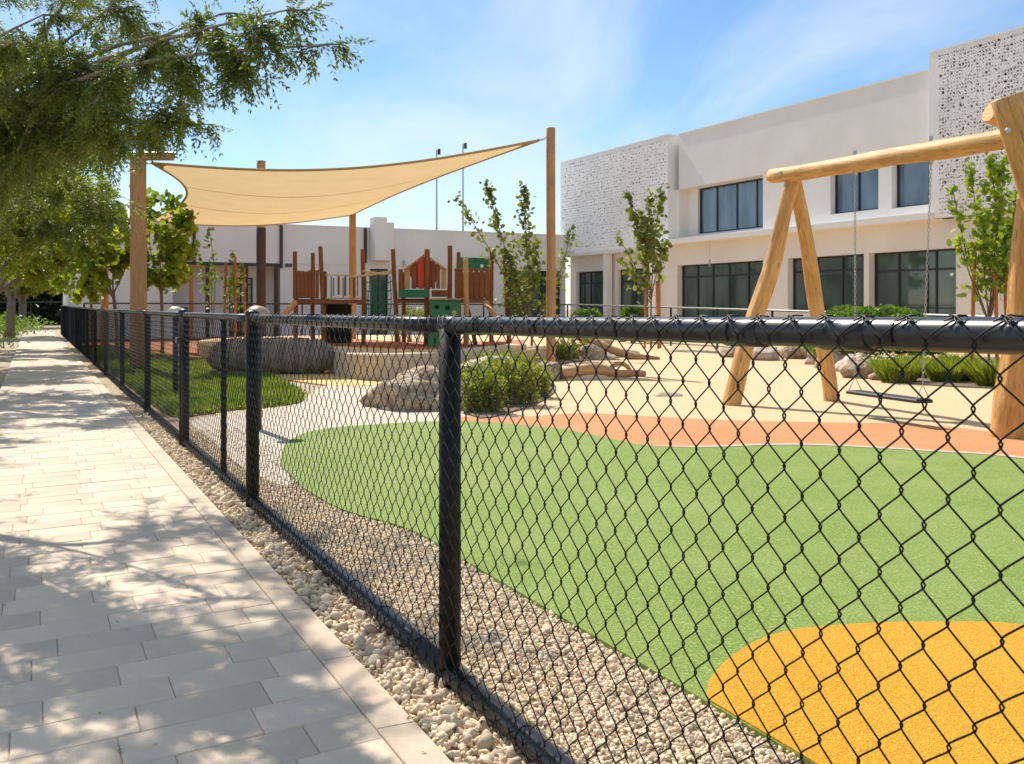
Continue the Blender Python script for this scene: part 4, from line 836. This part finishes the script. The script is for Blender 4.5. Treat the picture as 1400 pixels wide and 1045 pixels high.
def plank(px0, px1, y0, y1, Y, parent, mat=M_oldwood, th=0.03, topcurve=0, name='plank'):
    mb = MB(); x0, x1 = GX(px0, Y), GX(px1, Y); z0, z1 = GZ(y1, Y), GZ(y0, Y); k = mb
    k.cbox((x0, 0, z0), (x1, th, z1), 0.006, lambda x, y, z: (x, Y+y, z)); return mb.build(name, mat, parent, origin=(x0, Y, z0))
def planks(px0, px1, n, y0, y1, Y, parent, gap=1.0, arch=0, mat=M_oldwood):
    wv = (px1-px0)/n
    for i in range(n): q = (i+.5)/n*2-1; plank(px0+i*wv+gap/2, px0+(i+1)*wv-gap/2, y0+arch*q*q+rg.uniform(-.4, .4), y1+rg.uniform(-.4, .4), Y+rg.uniform(0, 0.01), parent, mat)
planks(400, 421, 4, 370, 408, YF-.08, play, 0.6, 2); planks(421, 436, 3, 369, 408, YF-.09, play, 0.6, 1); planks(439, 446, 1, 371, 408, YF+.5, play, 0.6)
planks(402, 430, 5, 372, 408, YR+.05, play, 0.8, 2)
def beam(px0, px1, y0, y1, Y, d, parent, mat=M_oldwood, name='deck_beam'):
    mb = MB(); mb.box((GX(px0, Y), Y, GZ(y1, Y)), (GX(px1, Y), Y+d, GZ(y0, Y))); return mb.build(name, mat, parent)
beam(400, 500, 410.5, 415, YF-.15, 0.07, play); beam(402, 446, 409, 411, YF-.04, 1.9, play, name='deck'); beam(446, 499, 410, 412, YF+.2, 1.1, play, name='bridge_deck')
beam(445, 480, 416, 470, YR+.2, 0.1, play, M_dark, name='under_deck_dark')  # near-black sheet filling the space below the deck
mb = MB(); mb.tube([P3(404, 414, YF-.2), P3(376, 442, YF-1.2)], 0.07, 8); mb.build('climbing_log', M_palewood, play)
mb = MB(); mb.tube([P3(445, 376, YF), P3(496, 377, YF+.3)], 0.018, 6); mb.tube([P3(445, 408, YF), P3(496, 408, YF+.3)], 0.015, 6); mb.build('bridge_rope', M_rope, play)
for i, px in enumerate([453, 456, 463, 469, 472, 478, 484, 489]):
    mb = MB(); red = i in (2, 4, 6); mb.tube([P3(px, 378+2*(i % 2), YF+.1), P3(px, 407-2*(i % 3), YF+.1)], 0.03 if red else 0.016, 6); mb.build('bridge_bar', M_redpaint if False else (M_oldwood if red else M_greenrope), play)
rb = thing('rope_crossing', 'rope and green net crossing between the two play towers', 'rope bridge', (GX(517, YF), YF, mz))
mb = MB(); mb.tube([P3(496, 371, YF), P3(510, 373, YF), P3(524, 375, YF), P3(537, 373, YF)], 0.03, 8); mb.tube([P3(480, 379, YF), P3(500, 377, YF), P3(537, 371, YF)], 0.03, 8); mb.build('rope', M_rope, rb, True)
mb = MB()
for k in range(7):
    px = 500+k*5.5; mb.tube([P3(px, 378, YF+.2), P3(px+2*(-1)**k, 412, YF+.3), P3(px-1, 440, YF+.2)], 0.012, 5)
for k in range(4): mb.tube([P3(498, 385+k*12, YF+.25), P3(518, 390+k*12, YF+.25), P3(536, 385+k*12, YF+.25)], 0.012, 5)
mb.build('net', M_greenrope, rb)
# tower 2
Yg = YF-.12
def gable_plank(px0, px1, y0, y1, yb, Y, parent, mat):
    v = [P3(px0, yb, Y), P3(px1, yb, Y), P3(px1, y1, Y), P3(px0, y0, Y)]; v += [(a, b+0.03, c) for a, b, c in v]
    wobj('plank', v, [(0, 1, 2, 3), (7, 6, 5, 4), (0, 4, 5, 1), (1, 5, 6, 2), (2, 6, 7, 3), (3, 7, 4, 0)], mat, parent, origin=v[0])
peak = (580.5, 348); lf = (552, 369.5); rt = (611, 369)
gy = lambda px: lf[1]+(peak[1]-lf[1])*(px-lf[0])/(peak[0]-lf[0]) if px < peak[0] else rt[1]+(peak[1]-rt[1])*(rt[0]-px)/(rt[0]-peak[0])
for a, b, m_ in [(553, 560.5, M_palewood), (562.5, 569.5, M_oldwood), (571.5, 579.5, M_redpaint), (590, 595, M_oldwood), (596.5, 601.5, M_oldwood), (603, 610, M_palewood), (584, 588.5, M_redpaint)]:
    gable_plank(a, b, gy(a)+1.5, gy(b)+1.5, 395, Yg, play2, m_)
v = [P3(569, 393, Yg+.06), P3(593, 393, Yg+.06), P3(603, 366, Yg+.06), P3(580.5, 350.5, Yg+.06), P3(556, 368, Yg+.06)]; v += [(a, b+.02, c) for a, b, c in v]
wobj('red_gable_board', v, [(0, 1, 2, 3, 4), (9, 8, 7, 6, 5), (0, 5, 6, 1), (1, 6, 7, 2), (2, 7, 8, 3), (3, 8, 9, 4), (4, 9, 5, 0)], M_redpaint, play2, origin=v[0])
mb = MB(); mb.tube([P3(*lf, Yg-.03), P3(*peak, Yg-.03), P3(*rt, Yg-.03)], 0.022, 6); mb.build('gable_trim', M_palewood, play2)
beam(545, 586, 396, 407, Yg-.25, 0.3, play2, M_greenboard, 'planter_trough'); beam(590, 611, 397, 406, Yg-.1, 0.1, play2, M_oldwood, 'planter_trough')
planks(544, 551, 1, 368, 408, YF-.05, play2); planks(621, 633, 2, 368, 408, YF-.1, play2, 1.0); planks(640, 670, 4, 368, 410, YF-.12, play2, 2.2); planks(622, 668, 6, 372, 408, YR+.05, play2, 1.6)
beam(541, 672, 410, 414.5, YF-.2, 0.08, play2); beam(544, 671, 408.5, 410.5, YF-.06, 1.9, play2, name='deck'); beam(621, 671, 367, 369.5, YF-.13, 0.05, play2, name='hand_rail')
v = [P3(588, 409, Yg-.3), P3(630, 411, Yg-.3), P3(626, 474, Yg-1.0), P3(585, 474, Yg-1.0)]; v += [(a, b+.04, c) for a, b, c in v]
cw = wobj('climbing_wall', v, [(3, 2, 1, 0), (4, 5, 6, 7), (0, 1, 5, 4), (1, 2, 6, 5), (2, 3, 7, 6), (3, 0, 4, 7)], M_greenboard, play2, origin=v[0])
for px, py, mt in [(597, 420, M_dark), (612, 421, M_dark), (621, 428, M_paleboard), (600, 436, M_paleboard), (615, 447, M_dark)]:
    mb = MB()
    Yh = Yg-.3-(py-409)/65*.7
    for k in range(5):
        a = 2*pi*k/5; mb.tube([(GX(px, Yh)+.035*cos(a), Yh-0.03, GZ(py, Yh)+.035*sin(a)), (GX(px, Yh)+.035*cos(a), Yh-.006, GZ(py, Yh)+.035*sin(a))], 0.028, 7)
    mb.build('hand_hold', mt, cw)
beam(586, 631, 408, 410.5, Yg-.34, 0.12, play2, M_palewood, 'climbing_wall_cap')
mb = MB(); mb.tube([P3(664, 414, YF-.2), P3(688, 446, YF-1.4)], 0.07, 8); mb.build('climbing_log', M_palewood, play2); mb = MB(); mb.tube([P3(638, 416, YF+.2), P3(650, 470, YF-.8)], 0.05, 8); mb.build('climbing_log', M_darkpost, play2)
for px, ph in ((525, 0), (547, 1), (668, 2), (686, 3)): log_obj('footing_block', P3(px, 479, YF-.7), P3(px, 468, YF-.7), 0.16, 0.14, M_brick, play2, n=10, seg=2)
# ------------------------------------------------------------------ buildings
E2 = Vector((0.452, -0.892)); N2 = Vector((-0.892, -0.452)); F0 = Vector((6.82, 42.0))
def W2(s, z, d=0): p = F0+E2*s+N2*d; return (p.x, p.y, z)
def s2(px): u = (px-700)/F; return (42*u-6.82)/(0.452+0.892*u)
G3 = Vector((-0.892, -0.452)); M3 = Vector((0.452, -0.892)); C3 = Vector((2.17, 49.5))
def W3(s, z, d=0): p = C3+G3*s+M3*d; return (p.x, p.y, z)
def s3(px): u = (px-700)/F; return (2.17-49.5*u)/(0.892-0.452*u)
def wall_open(name, W, s0, s1, z0, z1, ops, th, mat, parent, d0=0.0):
    ss = sorted(set([s0, s1]+[a for o_ in ops for a in o_[:2] if s0 < a < s1])); zz = sorted(set([z0, z1]+[a for o_ in ops for a in o_[2:4] if z0 < a < z1]))
    solid = [[not any(o_[0]-1e-6 <= ss[i] and ss[i+1] <= o_[1]+1e-6 and o_[2]-1e-6 <= zz[j] and zz[j+1] <= o_[3]+1e-6 for o_ in ops) for j in range(len(zz)-1)] for i in range(len(ss)-1)]
    v = []; f = []
    def quad(*p): b = len(v); v.extend(p); f.append((b, b+1, b+2, b+3))
    S_ = lambda i, j: 0 <= i < len(ss)-1 and 0 <= j < len(zz)-1 and solid[i][j]
    for i in range(len(ss)-1):
        for j in range(len(zz)-1):
            if not solid[i][j]: continue
            a, b, c, e = ss[i], ss[i+1], zz[j], zz[j+1]
            quad(W(a, c, d0), W(b, c, d0), W(b, e, d0), W(a, e, d0)); quad(W(b, c, d0-th), W(a, c, d0-th), W(a, e, d0-th), W(b, e, d0-th))
            if not S_(i-1, j): quad(W(a, c, d0-th), W(a, c, d0), W(a, e, d0), W(a, e, d0-th))
            if not S_(i+1, j): quad(W(b, c, d0), W(b, c, d0-th), W(b, e, d0-th), W(b, e, d0))
            if not S_(i, j-1): quad(W(a, c, d0-th), W(b, c, d0-th), W(b, c, d0), W(a, c, d0))
            if not S_(i, j+1): quad(W(a, e, d0), W(b, e, d0), W(b, e, d0-th), W(a, e, d0-th))
    return wobj(name, v, f, mat, parent)
def fbox(name, W, s0, s1, z0, z1, d0, d1, mat, parent):
    mb = MB(); mb.box((s0, d0, z0), (s1, d1, z1), lambda x, y, z: W(x, z, y)); return mb.build(name, mat, parent)
def window(W, s0, s1, z0, z1, d, parent, nv, transom=None, gl=M_glass_g, name='window', fw=0.06, cuts=None):
    mb = MB(); B = lambda a, b, c, e, q0=0, q1=0.07: mb.box((a, d+q0, c), (b, d+q1, e), lambda x, y, z: W(x, z, y))
    B(s0, s1, z1-fw, z1); B(s0, s1, z0, z0+fw); B(s0, s0+fw, z0+fw, z1-fw); B(s1-fw, s1, z0+fw, z1-fw)
    cs = cuts or [s0+(s1-s0)*k/nv for k in range(1, nv)]
    zc = [z0+fw]
    for c in cs: B(c-fw/2, c+fw/2, z0+fw, z1-fw, 0.002, 0.068)
    if transom: B(s0+fw, s1-fw, transom-fw/2, transom+fw/2, 0.004, 0.064)
    w_ = mb.build(name, M_frame, parent)
    edges = [s0+fw*.5]+list(cs)+[s1-fw*.5]
    for i in range(len(edges)-1):
        for (a, b) in (((z0+fw*.5, transom), (transom, z1-fw*.5)) if transom else ((z0+fw*.5, z1-fw*.5),)):
            p = MB(); jj = 0.05*((i*37 % 7)/7-.5); p.v = [W(edges[i], a, d+0.03+jj*.3), W(edges[i+1], a, d+0.03-jj*.3), W(edges[i+1], b, d+0.03-jj*.3), W(edges[i], b, d+0.03+jj*.3)]; p.f = [(0, 1, 2, 3)]; p.build('pane', gl, w_)
    return w_
def perforated(name, W, s0, s1, z0, z1, d, cell, mat, parent, dens, rng, hmin=0.35, hmax=0.8, th=0.06):
    nx = int((s1-s0)/cell); nz = int((z1-z0)/cell); v = []; f = []
    P_ = {}
    for i in range(nx+1):
        for j in range(nz+1):
            ji = 0 if i in (0, nx) else (rng.uniform(-.34, .34)+0.25*(-1)**j)*cell; jj = 0 if j in (0, nz) else (rng.uniform(-.34, .34)+0.2*(-1)**i)*cell
            P_[i, j] = (s0+(s1-s0)*i/nx+ji, z0+(z1-z0)*j/nz+jj)
    idx = {}
    def vid(i, j):
        if (i, j) not in idx: idx[i, j] = len(v); v.append(W(P_[i, j][0], P_[i, j][1], d))
        return idx[i, j]
    for i in range(nx):
        for j in range(nz):
            q = [vid(i, j), vid(i+1, j), vid(i+1, j+1), vid(i, j+1)]
            pr = dens(i/nx, j/nz)
            if rng.rand() > pr or i in (0, nx-1) or j in (0, nz-1): f.append(tuple(q)); continue
            c = np.mean([P_[i, j], P_[i+1, j], P_[i+1, j+1], P_[i, j+1]], axis=0); h = rng.uniform(hmin, hmax); ins = []
            for k in ((i, j), (i+1, j), (i+1, j+1), (i, j+1)):
                p = c+(np.array(P_[k])-c)*h*rng.uniform(.8, 1.15); ins.append(p)
            b = len(v); v.extend([W(p[0], p[1], d) for p in ins]); v.extend([W(p[0], p[1], d-th) for p in ins])
            for k in range(4): k2 = (k+1) % 4; f.append((q[k], q[k2], b+k2, b+k)); f.append((b+k, b+k2, b+4+k2, b+4+k))
    o = wobj(name, v, f, mat, parent)
    return o
RT = 8.48
school = thing('school_building', 'two storey pale rendered school building with perforated corner blocks on the right', 'building', W2(8, 0))
sa, sb = s2(928), s2(1286); sm = s2(1043); s_end = s2(1400)+9
u1 = (s2(942), sm, 4.32, 6.2); u2 = (s2(1135), s2(1201), 4.45, 6.0); u3 = (s2(1219), s2(1284), 4.42, 6.05)
# upper wall
wall_open('upper_wall', W2, sm, sb, 4.12, RT, [u2, u3], 0.5, M_render, school)
fbox('upper_wall', W2, sa, sm, 6.22, RT, -0.5, 0.0, M_render, school)
wall_open('recessed_wall', W2, sa-0.3, sm, 4.12, 6.22, [u1], 0.3, M_bounce_r, school, d0=-0.45)
fbox('jamb', W2, s2(921), s2(921)+0.35, 4.12, 6.22, -0.45, -0.02, M_bounce_r, school)
fbox('coping', W2, sa, sb, RT, RT+0.05, -0.6, 0.03, M_white, school)
window(W2, *u1, -0.62, school, 4, gl=M_glass_b, cuts=[s2(965), s2(992), s2(1019)]); window(W2, *u2, -0.3, school, 2, gl=M_glass_b); window(W2, *u3, -0.3, school, 2, gl=M_glass_b, cuts=[s2(1263)])
fbox('sill', W2, sa, sm-.01, 4.13, 4.2, -0.44, 0.05, M_white, school)
fbox('canopy_slab', W2, s2(903), sb+0.1, 3.92, 4.11, -0.4, 0.55, M_white, school)
# ground floor
g1_ = (s2(926), s2(1043), 0.3, 3.05); g2_ = (s2(1077), s2(1181), 1.15, 3.05); g3_ = (s2(1188), s2(1307), 0.3, 3.05); g4_ = (s2(1376), s2(1376)+3, 0.05, 3.05)
wall_open('ground_floor_wall', W2, s2(903), s_end, 0, 3.92, [g1_, g2_, g3_, g4_], 0.5, M_bounce_r, school)
window(W2, *g1_, -0.32, school, 5, transom=2.55, cuts=[s2(947), s2(968), s2(990), s2(1016)]); window(W2, *g2_, -0.32, school, 3, transom=2.55); window(W2, *g3_, -0.32, school, 4, transom=2.45, cuts=[s2(1221), s2(1259), s2(1272)]); window(W2, *g4_, -0.32, school, 2, transom=2.5)
fbox('drainpipe', W2, s2(1349), s2(1349)+0.1, 0, 3.9, 0.0, 0.1, M_white, school)
# right perforated block
rs = R(80)
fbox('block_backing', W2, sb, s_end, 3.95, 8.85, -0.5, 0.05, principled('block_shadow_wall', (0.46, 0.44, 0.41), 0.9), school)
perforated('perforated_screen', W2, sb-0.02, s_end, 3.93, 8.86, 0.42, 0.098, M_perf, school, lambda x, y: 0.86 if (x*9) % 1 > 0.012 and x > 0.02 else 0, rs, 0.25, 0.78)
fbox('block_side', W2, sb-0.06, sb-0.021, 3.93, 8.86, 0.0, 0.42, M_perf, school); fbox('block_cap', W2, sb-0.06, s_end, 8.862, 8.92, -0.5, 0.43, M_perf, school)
# left perforated block
sl0, sl1 = s2(774), s2(920)
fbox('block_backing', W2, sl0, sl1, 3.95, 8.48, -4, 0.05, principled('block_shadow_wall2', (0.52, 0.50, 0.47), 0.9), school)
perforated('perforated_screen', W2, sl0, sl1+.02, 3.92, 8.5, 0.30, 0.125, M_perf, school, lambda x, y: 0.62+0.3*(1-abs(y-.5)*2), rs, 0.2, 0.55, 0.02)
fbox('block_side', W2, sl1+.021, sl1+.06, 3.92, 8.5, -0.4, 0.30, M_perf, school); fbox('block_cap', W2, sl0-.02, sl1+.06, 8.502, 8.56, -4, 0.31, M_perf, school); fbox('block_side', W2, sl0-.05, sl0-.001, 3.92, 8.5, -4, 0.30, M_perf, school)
fbox('block_soffit', W2, sl0, s2(903), 3.80, 3.918, -4, 0.29, M_white, school)
h1_ = (s2(782), s2(829), 0.1, 3.05); h2_ = (s2(838), s2(880), 0.1, 3.05); h3_ = (s2(883), s2(899), 0.1, 3.05)
wall_open('ground_floor_wall', W2, sl0, s2(903)-0.01, 0, 3.8, [h1_, h2_, h3_], 0.4, M_bounce_r, school, d0=-0.25)
window(W2, *h1_, -0.5, school, 3, transom=2.5); window(W2, *h2_, -0.5, school, 2, transom=2.5); window(W2, *h3_, -0.5, school, 1)
fbox('column', W2, s2(829.5), s2(829.5)+0.3, 0, 3.8, -0.1, 0.2, M_white, school); fbox('column', W2, s2(903)-.5, s2(903)-.02, 0, 3.8, -0.2, 0.28, M_white, school)
fbox('roof', W2, sl0, s_end, 8.30, 8.42, -14, -0.51, M_render, school); fbox('rear_wall', W2, sl0, s_end, 0, 8.30, -14.3, -14.01, M_render, school)
fbox('end_wall', W2, s_end-.3, s_end, 0, 8.3, -14, -0.52, M_render, school)
mb = MB(); p = W2(s2(980), 3.9, 0.35); mb.tube([p, (p[0], p[1], 2.95)], 0.012, 5); mb.tube([(p[0], p[1], 3.2), (p[0], p[1], 2.9)], [0.03, 0.05], 8); mb.build('pendant_chain', M_steel, school)
# single storey wing
wing = thing('school_wing', 'long single storey pale wing with porch behind the play towers', 'building', W3(12, 0))
ZT = 4.86; se = s3(104)
p1 = s3(383); p2 = s3(236)
dr = (s3(352), s3(319), 0.05, 2.6)
ops = [(s3(767), s3(695), 0.3, 3.1), (p1, p2, 0.0, 3.2), (s3(531), s3(506), 0.05, 3.05)]
wall_open('wall', W3, -0.55, se, 0, ZT, ops, 0.35, M_render, wing)
fbox('coping', W3, -0.55, se, ZT, ZT+.05, -0.4, 0.03, M_white, wing); fbox('roof', W3, -0.55, se, 4.5, 4.6, -10, -0.36, M_render, wing)
window(W3, *ops[0], -0.2, wing, 3, transom=2.4); window(W3, *ops[2], -0.2, wing, 2, transom=2.5)
wall_open('porch_wall', W3, p1-1, p2+1, 0, 3.2, [dr, (s3(262), s3(240), 0.1, 1.3)], 0.2, M_render, wing, d0=-0.9); window(W3, *dr, -1.0, wing, 2, transom=2.3); window(W3, s3(262), s3(240), 0.1, 1.3, -1.0, wing, 1)
fbox('porch_ceiling', W3, p1-.5, p2+.5, 3.21, 3.3, -1.1, -0.36, M_render, wing); fbox('porch_side', W3, p1-.2, p1-.01, 0, 3.2, -0.89, -0.36, M_render, wing); fbox('porch_lintel', W3, p1, p2, 3.08, 3.18, -0.3, 0.03, M_frame, wing)
for px in (284, 262, 378, 337): fbox('porch_post', W3, s3(px)-.07, s3(px)+.07, 0, 3.08, -0.15, 0.02, M_stake if px in (262,) else M_darkpost, wing)
for px, z0 in ((265, 3.2), (384, 3.0), (499, 3.3)): fbox('drainpipe', W3, s3(px)-.06, s3(px)+.06, z0, ZT, 0.004, 0.11, M_darkpost, wing)
fbox('chimney_block', W3, s3(521), s3(505), 3.4, 5.32, 0.04, 0.8, M_render, wing); fbox('chimney_block', W3, s3(533), s3(521)-.01, 3.4, 5.12, 0.04, 0.55, M_render, wing)
for px in (392, 397): fbox('wall_vent', W3, s3(px)-.07, s3(px)+.07, 3.05, 3.2, 0.004, 0.04, M_sign, wing)
fbox('wall_lamp', W3, s3(552)-.05, s3(552)+.05, 3.2, 3.45, 0.004, 0.12, M_steel, wing)
gb = fbox('green_panel', W3, s3(668), s3(626), 3.05, 3.65, 0.004, 0.06, M_greenboard, wing)
fbox('small_sign', W3, s3(660), s3(656), 3.2, 3.35, 0.062, 0.07, M_white, wing); fbox('wall_band', W3, -0.5, p1-.05, 3.18, 3.22, 0.003, 0.02, M_bounce_r, wing)
fbox('side_wall', W3, se-.3, se, 0, 4.5, -10, -0.36, M_render, wing)
for px, ty, lb in ((597, 205, 'left of the two slim floodlight masts behind the wing'), (633, 197, 'right of the two slim floodlight masts behind the wing')):
    Y = 72; X = GX(px, Y); t = thing('light_mast', lb, 'light mast', (X, Y, 0)); mb = MB(); mb.tube([(X, Y, 0), (X, Y, GZ(ty, Y))], [0.10, 0.05], 8); mb.build('mast', M_steel, t)
    mb = MB(); mb.box((X+.08, Y-.15, GZ(ty, Y)-.35), (X+.28, Y+.05, GZ(ty, Y)+.05)); mb.build('lamp_head', M_frame, t)
# background fence in front of the buildings
def bgfence(label, pts_, H0, H1, step, mesh_n):
    t = thing('boundary_fence', label, 'fence', (pts_[0][0], pts_[0][1], 0)); a = Vector(pts_[0]); b = Vector(pts_[1]); L = (b-a).length; n = int(L/step)
    for i in range(n+1):
        p = a+(b-a)*i/n; h = H0+(H1-H0)*i/n; mb = MB(); mb.tube([(p.x, p.y, 0), (p.x, p.y, h)], 0.035, 6); mb.build('post', M_black, t)
    mb = MB(); mb.tube([(a.x, a.y, H0), (b.x, b.y, H1)], 0.03, 6); mb.tube([(a.x, a.y, 0.1), (b.x, b.y, 0.1)], 0.025, 6); mb.build('rail', M_black, t)
    V = []; d = (b-a).normalized(); k = int(L/0.12); v = []; f = []
    for i in range(k):
        for sgn in (1, -1):
            q = a+d*(i*0.12); h = H0+(H1-H0)*i/k; q2 = q+d*sgn*0.9*h
            if (q2-a).dot(d) < 0 or (q2-a).dot(d) > L: continue
            b0 = len(v); v += [(q.x, q.y, 0.1), (q.x+d.x*.007, q.y+d.y*.007, 0.1), (q2.x+d.x*.007, q2.y+d.y*.007, h), (q2.x, q2.y, h)]; f.append((b0, b0+1, b0+2, b0+3))
    o = wobj('wire_mesh', v, f, M_wire, t); return t
c1 = W3(s3(104), 0, 4.5); c2 = W3(0.5, 0, 4.5)
bgfence('black boundary fence in front of the single storey wing', [(c1[0], c1[1]), (c2[0]-.3, c2[1])], 1.44, 1.42, 2.6, 0)
bgfence('black boundary fence in front of the two storey school', [(GX(776, 41), 41), (GX(1400, 20), 20)], 1.42, 1.06, 2.8, 0)
bgfence('black boundary fence crossing the far end of the pavement', [(-46, 70), (-27.5, 70)], 1.7, 1.7, 3, 0)

# repeats of one kind carry one group phrase
GROUPS = {'shade_tree': 'shade trees along the pavement', 'fig_tree': 'large-leaved young trees on the lawn side', 'young_tree': 'young trees around the play area', 'grass_tuft': 'grass tufts in the right planting bed',
          'rock': 'rocks edging the right planting bed', 'boulder': 'boulders around the shrub bed', 'sail_pole': 'wooden shade sail poles', 'dome_bollard': 'dome bollards behind the gate', 'light_mast': 'floodlight masts behind the wing',
          'round_shrub': 'round shrubs near the buildings', 'boundary_fence': 'boundary fences of the grounds', 'chain_link_fence': 'chain link fence runs along the pavement', 'play_tower': 'play towers on the mound', 'low_plants': 'low plants left of the pavement'}
for o in bpy.data.objects:
    k = o.name.split('.')[0]
    if o.parent is None and k in GROUPS and 'label' in o: o['group'] = GROUPS[k]
